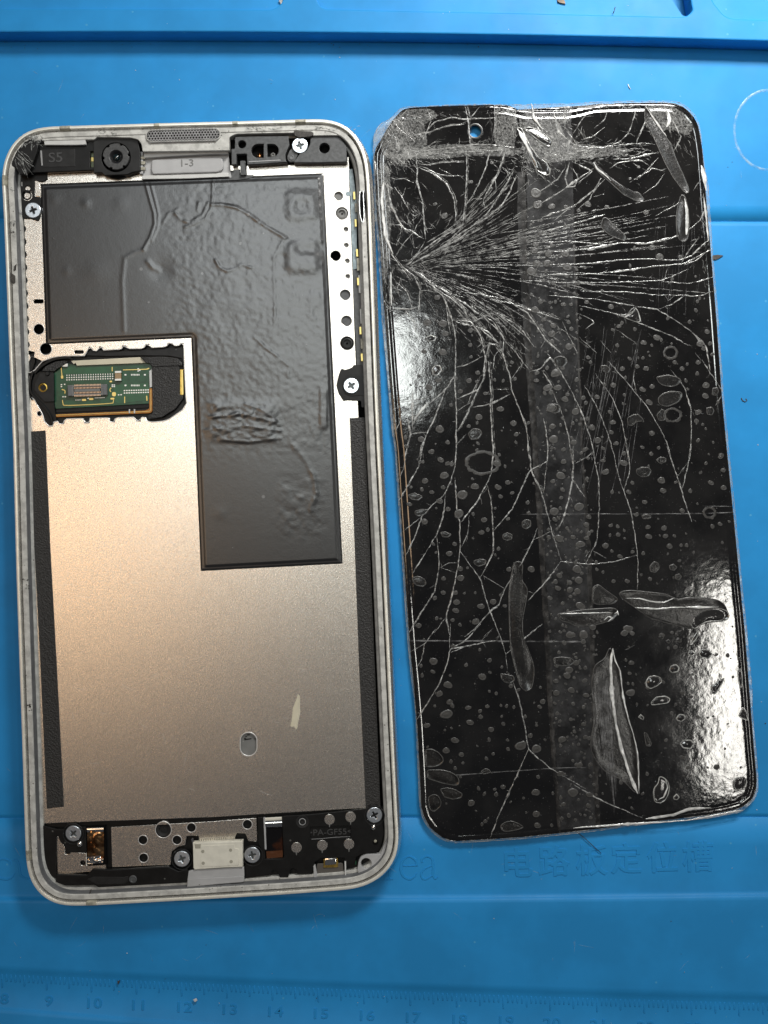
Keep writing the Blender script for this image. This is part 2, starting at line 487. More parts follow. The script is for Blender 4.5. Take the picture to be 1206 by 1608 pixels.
q = lambda s: tr(590, 1320, 10.05, s)
letter_e = join([stroke(q('430,400 530,400 640,395'), [2.2, 2.2, 2.2], 0.8, 1.5),
                 stroke(q('650,400 630,310 530,255 440,300 395,420 430,550 530,610 610,570 650,510'), [4.5, 5, 3, 4.5, 5.5, 5.5, 4, 2.5, 1.2], .9, 1.6)])
letter_a = join([stroke(q('735,340 730,290 810,250 890,290 905,420 905,540 940,600 985,570'), [5.5, 4.5, 2.6, 4.6, 5.2, 5, 3.4, 1.2], .9, 1.6),
                 stroke(q('900,390 790,440 720,510 735,590 800,610 900,550'), [2, 2.6, 4.6, 4.6, 3, 1.5], .8, 1.5)])
letter_r = join([stroke(q('215,380 215,470 215,560 210,600'), [4.5, 4.5, 4.5, 4.5], .8, 1.5), stroke(q('150,620 210,612 275,610'), [1.6, 2.2, 1.6], .9, 1.6)])
q2 = lambda s: tr(0, 1330, 10.05, s)
letter_c = join([stroke(q2('160,270 150,230 80,195 0,205 -70,290 -80,400 -10,490 120,510 200,470 235,410'), [3.5, 4, 2.4, 3, 4.5, 5, 4.5, 3.6, 2.6, 1.4], .9, 1.6)])
letter_u = join([stroke(q2('205,215 270,220 305,330 330,450 420,500 520,470'), [1.6, 4, 4.6, 4.4, 3, 2], .9, 1.6), stroke(q2('520,200 540,350 550,500'), [4, 4.4, 4], .8, 1.5)])
for me in (letter_e, letter_a, letter_r, letter_c, letter_u):
    newobj('embossed_letter', me, m_mat, mat, 40)

# dust and fibres lying about
def flecks(n, box, z, mat_, name, lo=0.5, hi=1.5, seed=1, parent=None, label=None):
    r = random.Random(seed); V = []; F = []
    for _ in range(n):
        x = r.uniform(box[0], box[2]); y = r.uniform(box[1], box[3]); s = r.uniform(lo, hi) * r.uniform(0.5, 1)
        zz = z(x, y) if callable(z) else z
        if zz is None: continue
        a = r.uniform(0, 6.28); e = r.uniform(0.35, 1.0)
        b0 = len(V)
        for k in range(5):
            t = a + k * 6.2832 / 5; rr = s * r.uniform(0.7, 1.2)
            ux, uy = rr * math.cos(t - a), rr * e * math.sin(t - a)
            V.append(W(x + ux * math.cos(a) - uy * math.sin(a), y + ux * math.sin(a) + uy * math.cos(a), zz))
        V.append(W(x, y, zz + s * 0.8))
        for k in range(5): F.append((b0 + k, b0 + (k + 1) % 5, b0 + 5))
    me = mesh_from(V, F); fix_normals(me)
    o = newobj(name, me, mat_, parent, kind='stuff')
    if label: o['label'] = label; o['category'] = 'dust'
    return o

def matz(x, y):
    if y < 48: return 29.2 if y < 12 else 36.1
    if y < 82 and y > 45: return None
    if 1400 < y < 1425: return None
    if y > 1425: return 6.6 if y < 1520 else 7.2
    return 0.1
flecks(170, (0, 0, 1206, 1608), matz, m_dust, 'pale_dust', 0.5, 1.5, 3, None, 'scattered pale dust specks lying all over the blue mat')
flecks(70, (0, 0, 1206, 1608), matz, m_dirt, 'dark_dust', 0.5, 1.4, 4, None, 'scattered dark dust specks lying all over the blue mat')
flecks(60, (0, 66, 1206, 76), 1.5, m_dirt, 'rail_dirt', 0.4, 1.3, 5, None, 'line of dark dirt along the foot of the raised blue rail')

def flake(name, label, P, z, th, mt, cat='debris'):
    me = sheet_mesh([P], z + th, th, 0.3)
    cx = sum(p[0] for p in P) / len(P); cy = sum(p[1] for p in P) / len(P)
    o = newobj(name, me, mt, None, 40)
    c = Vector(W(cx, cy, z))
    me.transform(__import__('mathutils').Matrix.Translation(-c)); o.location = c
    o['label'] = label; o['category'] = cat
    return o
flake('brown_flake', 'small curled brown flake in the tray at the top edge of the mat', [(875, -2), (880, -4), (887, 1), (888, 6), (882, 5), (876, 3)], 29.5, 2.5, m_brown)
flake('metal_crumb', 'small silvery metal crumb in the tray at the top edge, left of centre', [(437, 1), (444, -2), (452, 2), (450, 6), (442, 7)], 29.5, 3, m_silver)
flake('dark_splinter', 'dark pointed splinter touching the right edge of the cracked screen', [(1119, 401), (1127, 400), (1136, 401), (1131, 404.5), (1124, 408), (1119, 407)], 0.2, 2, m_dirt)
flake('dark_crumb', 'tiny dark crumb on the ruler above number eleven', [(184, 1541), (188, 1540), (187, 1544), (185, 1546)], 7.0, 2, m_dirt)
flake('white_crumb', 'tiny white crumb beside the ruler number twelve', [(303, 1570), (308, 1568), (310, 1571), (306, 1574)], 7.0, 2, m_dust)

def tube(P, z, r, n=5, zr=0.0):
    V = []; F = []
    pts = [Vector(W(x, y, z + zr * math.sin(i * 1.3))) for i, (x, y) in enumerate(P)]
    for i, p in enumerate(pts):
        d = (pts[min(i + 1, len(pts) - 1)] - pts[max(i - 1, 0)]).normalized()
        a = d.cross(Vector((0, 0, 1))).normalized(); b = a.cross(d)
        for k in range(n):
            t = 2 * math.pi * k / n
            V.append(p + (a * math.cos(t) + b * math.sin(t)) * r * U)
    for i in range(len(pts) - 1):
        for k in range(n):
            F.append((i * n + k, i * n + (k + 1) % n, (i + 1) * n + (k + 1) % n, (i + 1) * n + k))
    F.append(tuple(range(n))); F.append(tuple((len(pts) - 1) * n + k for k in range(n)))
    me = mesh_from([tuple(v) for v in V], F); fix_normals(me)
    return me
def fibre(name, label, P, z, r, mt):
    o = newobj(name, tube(P, z, r, 5, 0.2), mt, None, True)
    c = Vector(W(*P[0], z)); o.data.transform(__import__('mathutils').Matrix.Translation(-c)); o.location = c
    o['label'] = label; o['category'] = 'fibre'
fibre('dark_hair', 'thin dark straight hair lying across the embossed characters below the screen', [(900, 1299), (908, 1308), (920, 1318), (932, 1329), (944, 1340)], 2.6, 0.55, m_dirt)
fibre('curled_fibre', 'tiny curled dark fibre on the blue mat right of the screen', [(1164, 625), (1166, 629), (1170, 631), (1173, 629), (1171, 626)], 0.6, 0.8, m_dirt)
fibre('short_hair', 'short dark upright hair in the tray near the top, right of centre', [(966, 11), (965, 15), (963, 21)], 36.6, 0.6, m_dirt)
fibre('white_lint', 'short white lint thread on the mat above the screen', [(986, 132), (988, 137), (990, 140)], 0.8, 0.8, m_dust)
sc_ = []
rq = random.Random(8)
for k in range(70):
    x = rq.uniform(0, 1206); y = rq.choice((rq.uniform(85, 330), rq.uniform(1295, 1395), rq.uniform(1430, 1510), rq.uniform(360, 1270)))
    a = rq.uniform(0, 3.14); L = rq.uniform(5, 26)
    sc_.append(stroke([(x, y), (x + L * .5 * math.cos(a), y + L * .5 * math.sin(a) + rq.uniform(-2, 2)), (x + L * math.cos(a), y + L * math.sin(a))], [.2, .8, .2], (matz(x, y) or 0) + .1, .15, 3))
newobj('mat_scuffs', join(sc_), m_filmmark, mat, kind='stuff')
# round stain of clear glue at the right edge
def ringmesh(cx, cy, rx, ry, w, z, h, n=48, jit=0.15, seed=2):
    r = random.Random(seed); V = []; F = []
    for i in range(n):
        a = 2 * math.pi * i / n
        for s, zz in ((1 + w / rx, z), (1 + r.uniform(-.3, .3) * w / rx, z + h * r.uniform(0.4, 1)), (1 - w / rx, z)):
            j = 1 + r.uniform(-jit, jit) * 0.03
            V.append(W(cx + rx * s * j * math.cos(a), cy + ry * s * j * math.sin(a), zz))
    for i in range(n):
        j = (i + 1) % n
        for k in range(2): F.append((i * 3 + k, j * 3 + k, j * 3 + k + 1, i * 3 + k + 1))
    me = mesh_from(V, F); fix_normals(me); return me
gr = newobj('glue_ring', join([ringmesh(1208, 204, 55, 63, 1.8, 0.15, 0.9)]), m_filmmark, None, True)
gr['label'] = 'faint round ring of dried clear glue on the mat at the upper right edge'; gr['category'] = 'glue stain'

# ================================================================== THE PHONE
phone = thing('opened_phone', 'opened phone body without screen, bare metal plate, black film and green board showing', 'phone', Vector(W(310, 810, 0)))
RIM = tr(0, 0, 1, '5,275 8,255 15,237 25,222 38,211 52,205 66,202 80,200.8 160,198.5 260,195.5 380,192.5 470,190 503,189 520,190.5 540,197.5 556,211.5 568,231 574.5,252 577.5,280 581,360 585,470 590.5,620 '
               '594,700 603,880 611,1060 616.5,1180 622,1290 624,1315 621.5,1340 614.6,1355.6 602,1371.5 590,1380.5 575,1388 560,1393 530,1396 450,1402 301,1411 200,1416.5 139,1419.8 99.6,1420 84,1416 68,1406.5 55,1392 47,1374 43.5,1355 42,1320 '
               '41,1290 37,1160 33.5,1060 28,900 23,700 17,560 12.5,440 8.5,340')
def resample_closed(P, N, smooth_passes=3):
    P = [np.array(p, float) for p in P]; P.append(P[0])
    d = [0]
    for a, b in zip(P[:-1], P[1:]): d.append(d[-1] + np.linalg.norm(b - a))
    d = np.array(d); A = np.array(P)
    s = np.linspace(0, d[-1], N, endpoint=False)
    Q = np.stack([np.interp(s, d, A[:, 0]), np.interp(s, d, A[:, 1])], 1)
    for _ in range(smooth_passes):
        Q = 0.25 * np.roll(Q, 1, 0) + 0.5 * Q + 0.25 * np.roll(Q, -1, 0)
    return Q
RIMW = resample_closed(RIM, 420, 4)
kk = (H - 50) / H
RIMW = np.stack([(RIMW[:, 0] - 603) * kk, (804 - RIMW[:, 1]) * kk], 1)     # plan px
tang = np.roll(RIMW, -1, 0) - np.roll(RIMW, 1, 0)
tang /= np.linalg.norm(tang, axis=1)[:, None]
NRM = np.stack([-tang[:, 1], tang[:, 0]], 1)
ctr = RIMW.mean(0)
if ((RIMW - ctr) * NRM).sum() < 0: NRM = -NRM
def swept(name, prof, mt, closed_prof=False, jit=0, idx=None, **kw):
    V = []; F = []
    ids = range(len(RIMW)) if idx is None else idx
    r = random.Random(5)
    for i in ids:
        for d, z in prof:
            p = RIMW[i] + NRM[i] * (d + (r.uniform(-jit, jit) if jit else 0))
            V.append((p[0] * U, p[1] * U, z * U))
    n = len(prof); m = len(V) // n
    rng = range(m) if idx is None else range(m - 1)
    for i in rng:
        j = (i + 1) % m
        for k in range(n if closed_prof else n - 1):
            F.append((i * n + k, j * n + k, j * n + (k + 1) % n, i * n + (k + 1) % n))
    if idx is not None and closed_prof:
        F.append(tuple(range(n))); F.append(tuple((m - 1) * n + k for k in range(n)))
    me = mesh_from(V, F); fix_normals(me)
    return newobj(name, me, mt, phone, 40, **kw)
swept('metal_frame', [(-6, 0.5), (1, 0.5), (5, 5), (7.5, 14), (8, 24), (7.2, 34), (5, 42), (2.2, 47.6), (1.6, 48.4), (-1.8, 48.6), (-3.6, 45), (-3.6, 20)], m_frame)
swept('polished_edge', [(2.6, 47.9), (2.2, 49.8), (0.2, 50.6), (-1.7, 50.3), (-2.4, 48.8)], m_edge)
swept('plastic_lip', [(-4.9, 30), (-5.0, 44.2), (-5.6, 45.6), (-12.2, 45.8), (-13.4, 44.6), (-13.6, 30)], m_lip)
swept('inner_wall', [(-13.5, 43), (-13.9, 42.5), (-14.0, 14)], m_wall)
swept('inner_ledge', [(-13.8, 26), (-14.2, 27.6), (-17.6, 28.0), (-18.4, 27), (-18.6, 10)], m_lip)
# antenna breaks across the rim
def nearest(px, py):
    X, Y = WP(px, py, 50)
    return int(np.argmin((RIMW[:, 0] - X) ** 2 + (RIMW[:, 1] - Y) ** 2))
for px, py, w in ((105, 200, 1), (5.5, 281, 1), (473, 190, 1), (43.5, 1347, 1), (147, 1419, 1), (368, 192.5, 0), (240, 196, 0)):
    i = nearest(px, py); ids = [(i + k) % len(RIMW) for k in range(-w, w + 1)] if w else None
    if ids is None: ids = [i, (i + 1) % len(RIMW)]
    swept('antenna_break', [(7.6, 30), (5.3, 42.3), (2.5, 48.0), (1.9, 50.3), (0.2, 50.9), (-1.6, 50.6), (-4, 46), (-4, 30)], m_glue, True, idx=ids)

# ---- floor tray under everything, coloured near-black to put shade into the holes
Q = [tuple(RIMW[i] - NRM[i] * 18.0) for i in range(0, 420, 3)]
me = curve_mesh([[(a * U, b * U) for a, b in Q]], 4 * U, 0)
for v in me.vertices: v.co.z += 8 * U
newobj('inner_tray', me, m_void, phone)
swept('rim_groove', [(-3.4, 38), (-5.2, 38)], m_void)

# ---- metal plate
zP = 24.0
left_edge = [(35.5, 256), (36, 300), (36.5, 340)]
# scalloped left edge
scal = []
yy = 345.0
while yy < 548:
    xb = 37.5 + (yy - 345) * 0.0315
    scal += [(xb, yy), (xb + 0.3, yy + 9), (xb + 2.6, yy + 12), (xb + 3.2, yy + 15.5), (xb + 1.6, yy + 18.5)]
    yy += 20.2
window = tr(0, 400, 3.77, '166,700 200,690 250,630 320,605 420,598 500,598 520,560 530,546 548,556 556,572 580,568 590,544 606,548 612,565 700,560 720,562 725,538 745,540 752,556 850,555 862,530 880,530 892,550 985,545 995,522 1020,524 1028,540 1062,536 1070,522 1088,528 1092,660 1100,830 1105,880 1080,920 1000,975 970,985 900,992 868,985 862,962 832,962 830,985 804,985 800,962 682,965 678,990 650,990 646,966 532,968 528,996 500,996 496,970 382,972 378,1000 350,1002 346,985 318,990 312,1015 290,1016 262,990 255,950 220,890 200,850 166,836')
plate_outer = [(36, 254)] + [(200, 250), (366, 250), (548, 246)] + [(549, 300), (553, 400), (557, 520), (560, 590), (566, 700), (574, 900), (582, 1060), (591, 1240), (591, 1268),
               (574, 1269), (330, 1283.5), (100, 1292), (68.5, 1293.5), (65, 1285), (62.5, 1260), (58, 1120), (53, 960), (47, 780), (43.5, 664), (43.6, 634)] + window[::-1] + [(43.9, 580), (44, 560), (53, 560), (54, 553), (44, 551)] + scal[::-1] + [(37, 340)]
scr = lambda x, y, r: circ(x, y, r, 20)
P_holes = [circ(61, 517, 8, 24), circ(72, 548, 9, 24), circ(62, 649.5, 3.8, 14),
           rrect(53, 470.5, 68, 476, 2.2), rrect(117, 550.5, 131, 555, 1.8),
           circ(531.6, 308, 6.6), circ(537, 335, 9.6), circ(543, 360, 3.5, 14), circ(543.6, 385, 3.5, 14), circ(527, 401.6, 7.8), circ(545.3, 409.6, 3.4, 14), circ(546, 434, 3.4, 14),
           circ(542, 463, 8), circ(544, 504, 8), circ(545, 539, 10.6),
           rrect(377, 1150, 403.5, 1187, 13, n=8)]
plate_o = sheet('metal_plate', [plate_outer] + P_holes, zP, 3.0, m_plate, phone, bevel=0.7)
# bright cut rims round the openings
def rimline(P, w, z, th=0.8, closed=True):
    C = resample_closed(P, max(24, len(P) * 2), 0)
    t = np.roll(C, -1, 0) - np.roll(C, 1, 0); t /= (np.linalg.norm(t, axis=1)[:, None] + 1e-9)
    n = np.stack([-t[:, 1], t[:, 0]], 1)
    V = []; F = []
    for i in range(len(C)):
        for s, zz in ((-1, z), (0, z + th), (1, z)):
            V.append(W(C[i, 0] + n[i, 0] * s * w / 2, C[i, 1] + n[i, 1] * s * w / 2, zz))
    for i in range(len(C)):
        j = (i + 1) % len(C)
        for k in range(2): F.append((i * 3 + k, j * 3 + k, j * 3 + k + 1, i * 3 + k + 1))
    me = mesh_from(V, F); fix_normals(me); return me
newobj('window_rim', rimline(window, 1.6, zP - 0.2, 0.7), m_platerim, phone, True)
newobj('slot_rim', rimline(P_holes[-1], 1.8, zP - 0.2, 0.7), m_platerim, phone, True)
for hxy in ((61, 517, 8.6), (72, 548, 9.6), (62, 649.5, 4.2), (537, 335, 10.2), (545, 539, 11.2)):
    newobj('hole_rim', rimline(circ(*hxy, 24), 1.2, zP - 0.2, 0.6), m_platerim, plate_o, True)
# grey backing seen through shallow holes
for x, y, r in ((531.6, 308, 8), (543, 360, 4.5), (543.6, 385, 4.5), (545.3, 409.6, 4.5), (546, 434, 4.5), (542, 463, 9), (544, 504, 9)):
    sheet('hole_backing', circ(x, y, r, 16), zP - 3.6, 1.2, m_greyp if r < 8.5 else m_dgrey, plate_o, bevel=0.2)
sheet('slot_backing', rrect(374, 1147, 406, 1190, 14), zP - 4.5, 2, m_greyp, phone, bevel=0)
newobj('slot_print', join([sheet_mesh([tr(360, 1070, 7.54, s)], zP - 4.1, 0.4, 0.1) for s in ('175,670 190,665 200,680 262,672 264,684 180,698', '185,655 200,645 212,650 205,662', '208,628 245,625 242,638 212,642', '300,670 316,672 312,690 300,688')]), m_void, phone)
for x, y, r in ((537, 335, 8.5), (545, 539, 9.2)):
    mt = m_greyp if y < 400 else m_black2
    o = newobj('standoff_post', lathe_mesh(x, y, [(r, 10), (r, 21.5), (r - 1.6, 22.6), (r - 3.0, 22.6), (r - 3.4, 19), (1.8, 19), (1.8, 12)], 24), mt, phone, 40)

# pale smear on the plate
sheet('plate_smear', tr(360, 1070, 7.54, '815,150 838,180 836,300 838,360 828,430 812,500 806,555 792,572 765,530 740,545 720,522 735,480 745,400 752,320 775,260'), zP + 0.35, 0.4, m_cream, phone, bevel=0.1)
# scratches on plate
scv = []
for s in range(46):
    x = rnd.uniform(90, 480); y = rnd.uniform(680, 1250)
    if 300 < x < 545 and y < 900: continue
    a = rnd.uniform(-0.4, 0.5) + (1.57 if rnd.random() < .35 else 0); L = rnd.uniform(5, 26)
    scv.append(stroke([(x, y), (x + L * .5 * math.cos(a), y + L * .5 * math.sin(a) + rnd.uniform(-1, 1)), (x + L * math.cos(a), y + L * math.sin(a))], [0.3, 0.7, 0.2], zP + 0.12, 0.2, 2))
newobj('fine_scratches', join(scv), m_platerim, phone, kind='stuff')

# foam strips
sheet('foam_strip', [(46, 677.5), (71, 676), (78.5, 860), (88.4, 1040), (100, 1267), (73.5, 1270), (63, 1040), (54, 860)], zP + 1.6, 1.8, m_foam, phone, bevel=0.4)
sheet('foam_strip', [(549, 656.5), (572.5, 655.5), (581, 860), (588.5, 1040), (597.5, 1267), (574.5, 1269), (563.6, 1040), (557, 860)], zP + 1.6, 1.8, m_foam, phone, bevel=0.4)

# ---- black graphite sheet: L-shape with wrinkles
def lerp(a, b, t): return a + (b - a) * t
TL, TR = (63.5, 289), (508, 272)
MLx, MR = (72, 542), (524, 546)
step = 2.0
# region A: upper block
def block(tl, tr_, bl, br):
    w = math.hypot(tr_[0] - tl[0], tr_[1] - tl[1]); h = math.hypot(bl[0] - tl[0], bl[1] - tl[1])
    nu, nv = int(w / step), int(h / step)
    u = np.linspace(0, 1, nu + 1); v = np.linspace(0, 1, nv + 1)
    Ug, Vg = np.meshgrid(u, v)
    X = (tl[0] * (1 - Ug) + tr_[0] * Ug) * (1 - Vg) + (bl[0] * (1 - Ug) + br[0] * Ug) * Vg
    Y = (tl[1] * (1 - Ug) + tr_[1] * Ug) * (1 - Vg) + (bl[1] * (1 - Ug) + br[1] * Ug) * Vg
    return X, Y
# one long grid over the full bounding quad; cells outside the L are dropped
BL, BR = (84.5, 909), (538, 885)
X, Y = block(TL, TR, BL, BR)
ny, nx = X.shape
uu = np.linspace(0, 1, nx)[None, :].repeat(ny, 0); vv = np.linspace(0, 1, ny)[:, None].repeat(nx, 1)
inner_u = 0.511; inner_v = 0.408
# snap grid lines to the inner corner
iu = int(round(inner_u * (nx - 1))); iv = int(round(inner_v * (ny - 1)))
Z0 = None
mask = ~((uu >= -1) & (np.arange(nx)[None, :] < iu) & (np.arange(ny)[:, None] >= iv))
# rounded inner corner: keep it convex to the window
Wd = (1 - uu) * 450; 
eL = np.where(vv * (ny - 1) < iv, uu * (nx - 1) * step, (uu * (nx - 1) - iu) * step)
eR = (1 - uu) * (nx - 1) * step
eT = vv * (ny - 1) * step
eB = np.where(uu * (nx - 1) < iu, (iv - vv * (ny - 1)) * step, (1 - vv) * (ny - 1) * step)
dcorner = np.hypot(np.maximum((uu * (nx - 1) - iu) * step, 0), np.maximum((iv - vv * (ny - 1)) * step, 0))
inq = ((uu * (nx - 1) >= iu) & (vv * (ny - 1) <= iv))
edge = np.minimum(np.minimum(eL, eR), np.minimum(eT, eB))
edge = np.where(inq, np.minimum(np.minimum(eR, eT), dcorner), edge)
# heights
Z = np.zeros_like(X)
Z += 1.1 * smooth01((edge - 5.0) / 3.2)                               # flange step round the rim
rough_zone = smooth01((X - 215 - 30 * fbm(X, Y, 60, 2, 11)) / 70) * smooth01((720 - Y) / 80 * 1.0 + 0.35)
peel = fbm(X, Y, 5.5, 2, 21) - 0.5
Z += rough_zone * peel * 0.7 + (1 - rough_zone) * peel * 0.08
Z += (fbm(X, Y, 30, 3, 31) - 0.5) * 0.8 * rough_zone
def sq(cx, cy, hw, hh, soft, amp, a=-0.035):
    dx = (X - cx) * math.cos(a) + (Y - cy) * math.sin(a); dy = -(X - cx) * math.sin(a) + (Y - cy) * math.cos(a)
    rr0 = soft * 1.1; qx = np.maximum(np.abs(dx) - hw + rr0, 0); qy = np.maximum(np.abs(dy) - hh + rr0, 0)
    d = np.hypot(qx, qy) - rr0 + np.minimum(np.maximum(np.abs(dx) - hw + rr0, np.abs(dy) - hh + rr0), 0)
    return amp * smooth01(-d / soft)
Z += sq(474.5, 322, 31, 30, 15, 1.7) - sq(474, 324, 16, 16, 12, 1.0) + sq(474.5, 404, 33, 31, 16, 1.8) - sq(487, 391, 28, 15, 14, 1.8)
def ridge(P, w, amp, rope=0.0, seed=1):
    global Z
    d = dist_poly(X, Y, P)
    a = amp * np.exp(-(d / w) ** 2)
    if rope: a = a * (0.35 + rope * 1.1 * vnoise(X + .6 * Y, Y - .6 * X, 6.5, seed)) * (0.7 + .6 * vnoise(X, Y, 20, seed + 5))
    Z += a * 0.5
ridge([(228, 285), (236, 315), (242, 335), (243, 352), (236, 372), (225, 392)], 1.6, 2.0)
ridge([(236, 285), (244, 315), (249, 338), (247, 358), (238, 378)], 1.4, 1.5)
ridge([(334, 284), (334, 310), (331, 328), (322, 343), (308, 350), (290, 357)], 1.5, 1.8)
ridge([(327, 318), (318, 338), (300, 349)], 1.6, 1.8)
ridge([(276, 335), (284, 345), (296, 349)], 2.0, 2.2, 0.8)
ridge([(256, 350), (264, 336), (280, 328)], 1.6, 1.0)
ridge([(332, 321), (350, 321), (372, 326), (388, 335), (405, 347), (425, 360), (448, 373)], 2.2, 2.6, 0.9, 3)
ridge([(448, 373), (438, 388), (430, 405), (430, 430), (432, 470), (431, 512)], 1.7, 1.7, 0.5, 4)
ridge([(400, 530), (420, 548), (440, 562), (454, 575), (452, 592)], 2.0, 2.0, 0.8, 5)
ridge([(338, 408), (345, 420), (357, 426), (370, 422), (380, 415), (395, 420)], 1.9, 2.4, 0.7, 6)
ridge([(232, 410), (240, 420), (250, 425)], 3.5, 2.2, 0.6, 7)
ridge([(195, 520), (192, 440), (196, 405), (212, 396), (226, 392)], 3.0, 0.9)
ridge([(310, 330), (312, 318)], 1.5, 1.4)
for (x0, y0, r, a) in ((135, 319, 7, 1.1), (85, 312, 9, 0.6), (190, 320, 12, 0.7), (150, 427, 18, 0.8), (105, 425, 6, 0.6), (252, 424, 15, -2.2), (345, 805, 10, 0.7), (458, 540, 18, -0.8), (498, 468, 14, 0.9)):
    Z += 0.5 * a * np.exp(-((X - x0) ** 2 + (Y - y0) ** 2) / (r * r))
hw = smooth01((X - 318) / 20) * smooth01((440 - X) / 16) * smooth01((Y - 622) / 14) * smooth01((700 - Y) / 16)
Z += hw * (2.2 * np.abs(fbm(X * 0.6 + .3 * Y, Y * 1.2, 13, 4, 53) - 0.5) * 2 + 0.8)
for s_, P in enumerate(([(322, 676), (350, 672), (385, 669), (440, 676)], [(385, 634), (405, 640), (425, 652), (438, 668)], [(330, 655), (380, 650), (432, 662)], [(345, 690), (390, 694), (440, 688)])):
    ridge(P, 2.4, 2.6, 0.4, 60 + s_)
hw2 = smooth01((X - 420) / 30) * smooth01((520 - X) / 20) * smooth01((Y - 735) / 20) * smooth01((860 - Y) / 40)
Z += hw2 * (fbm(X, Y, 11, 3, 71) - 0.5) * 1.0
ridge([(462, 700), (478, 722), (492, 745), (497, 775), (488, 800)], 4.0, 1.6, 0.9, 8)
Z += 0.9 * smooth01((X - 500) / 4) * smooth01((516 - X) / 4) * smooth01((Y - 600) / 20) * smooth01((680 - Y) / 16)
Z = 1.1 * smooth01((edge - 5.0) / 3.2) + (Z - 1.1 * smooth01((edge - 5.0) / 3.2)) * 0.55
Z = np.maximum(Z, 0.2)
Z = np.where(edge < 5.0, np.minimum(Z, 0.9), Z)
Zs = zP + 0.9 + Z
Zs = np.where(edge < 0.6, zP + 0.05, Zs)
Zs = np.where(mask, Zs, zP)
# push vertices inside the rounded corner of the window side to the rounded outline
grid_obj('black_film_sheet', X, Y, Zs, m_sheet, phone, mask=mask)
sheet('film_tab', tr(355, 195, 6.03, '40,440 130,425 135,480 190,480 260,480 262,500 200,515 100,530 30,530'), zP + 2.6, 1.2, m_dgrey, phone, bevel=0.4)
tube_corner = circ(302, 549.5, 3, 12)

# ---- window interior: black frame, board, flex
zb = 13.0
sheet('window_base', [(40, 560), (120, 548), (294, 535), (296, 640), (262, 668), (60, 674), (40, 640)], 15.5, 3, m_black2, phone, bevel=0.2)
pcb = sheet('green_circuit_board', tr(0, 400, 3.77, '318,700 345,675 360,660 400,640 450,655 880,640 900,665 900,880 330,912 318,880'), 18.2, 2.6, m_pcb, phone, bevel=0.3)
sheet('copper_plane', tr(0, 400, 3.77, '480,662 660,660 662,700 660,705 395,706 372,700 372,668'), 18.5, 0.3, m_pcb2, pcb, bevel=0)
sheet('copper_plane', tr(0, 400, 3.77, '672,770 880,760 880,860 700,880 680,870'), 18.5, 0.3, m_pcb2, pcb, bevel=0)
pads = []
def pad(x, y, w, h, z=18.9, a=-0.02): return sheet_mesh([rrect(x - w / 2, y - h / 2, x + w / 2, y + h / 2, min(w, h) * .3, a, 2)], z, 0.6, 0.0)
for rI, yy in enumerate((589.4, 593.0, 596.6)):
    for k in range(20): pads.append(pad(105 + k * 3.78, yy - k * 0.11 , 2.1 if rI else 1.4, 2.1 if rI < 2 else 1.8))
for rI, yy in enumerate((613.4, 617.2)):
    for k in range(11): pads.append(pad(195.5 + k * 3.72, yy - k * 0.12, 2.5, 1.9))
for yy in (588.5, 605.2):
    for k in range(6): pads.append(pad(206.5 + k * 2.35, yy, 1.5, 2.6))
    pads.append(pad(197, yy, 3, 2.4)); pads.append(pad(227.5, yy, 3, 2.4))
for k in range(8): pads.append(pad(149.5 + k * 2.0, 624.8 - k * .06, 1.2, 1.3))
for k in range(5): pads.append(pad(119 + k * 2.0, 628.2 - k * .06, 1.2, 1.3))
for x, y in ((186.3, 620), (190.2, 619.8), (176.5, 604.5), (179.5, 604.5), (176.5, 607), (179.5, 607), (96.5, 604), (101.5, 603.5), (96.5, 607), (99, 623), (102.5, 623), (138.5, 625.5), (217, 579), (219.5, 581.5), (217, 582.5)):
    pads.append(pad(x, y, 2.4, 1.8))
newobj('solder_pads', join(pads), m_tin, pcb, kind='stuff')
gold = []
for P, w in ((tr(0, 400, 3.77, '362,668 368,730'), 1.8), (tr(0, 400, 3.77, '664,664 664,690'), 1.8), (tr(0, 400, 3.77, '728,682 800,680 868,678'), 1.8), (tr(0, 400, 3.77, '868,678 884,672'), 2.2),
             (tr(0, 400, 3.77, '370,860 374,884 390,892 520,888 655,880 670,872 672,850'), 1.5), (tr(0, 400, 3.77, '738,840 738,878'), 2.0), (tr(0, 400, 3.77, '868,835 870,864'), 2.4),
             (tr(0, 400, 3.77, '365,798 384,804 384,822'), 1.9), (tr(0, 400, 3.77, '658,788 650,800 656,812'), 2.0)):
    gold.append(stroke(P, [w] * len(P), 19.0, 0.7, 3))
for x, y, w, h in ((179, 619, 6, 6.5), (176.5, 626, 6, 2.6), (132, 628, 6.5, 3), (143.2, 626.6, 6.5, 3), (174, 599, 4, 2.4), (97.5, 592, 3.4, 5)):
    gold.append(pad(x, y, w, h, 19.4))
newobj('gold_traces', join(gold), m_gold, pcb, kind='stuff')
cap = sheet('capacitor', rrect(180.5, 582.8, 190, 597.5, 0.8, -0.03), 24, 5.5, m_chip, pcb, bevel=0.3)
sheet('capacitor_terminal', rrect(180.2, 582.4, 190.3, 585.6, 0.6, -0.03), 24.4, 6, m_tin, pcb, bevel=0.3)
sheet('capacitor_terminal', rrect(180.2, 594.6, 190.3, 597.9, 0.6, -0.03), 24.4, 6, m_tin, pcb, bevel=0.3)
sheet('small_component', tr(0, 400, 3.77, '345,650 372,640 402,644 400,664 348,662'), 22, 4, m_tin, pcb, bevel=0.6)
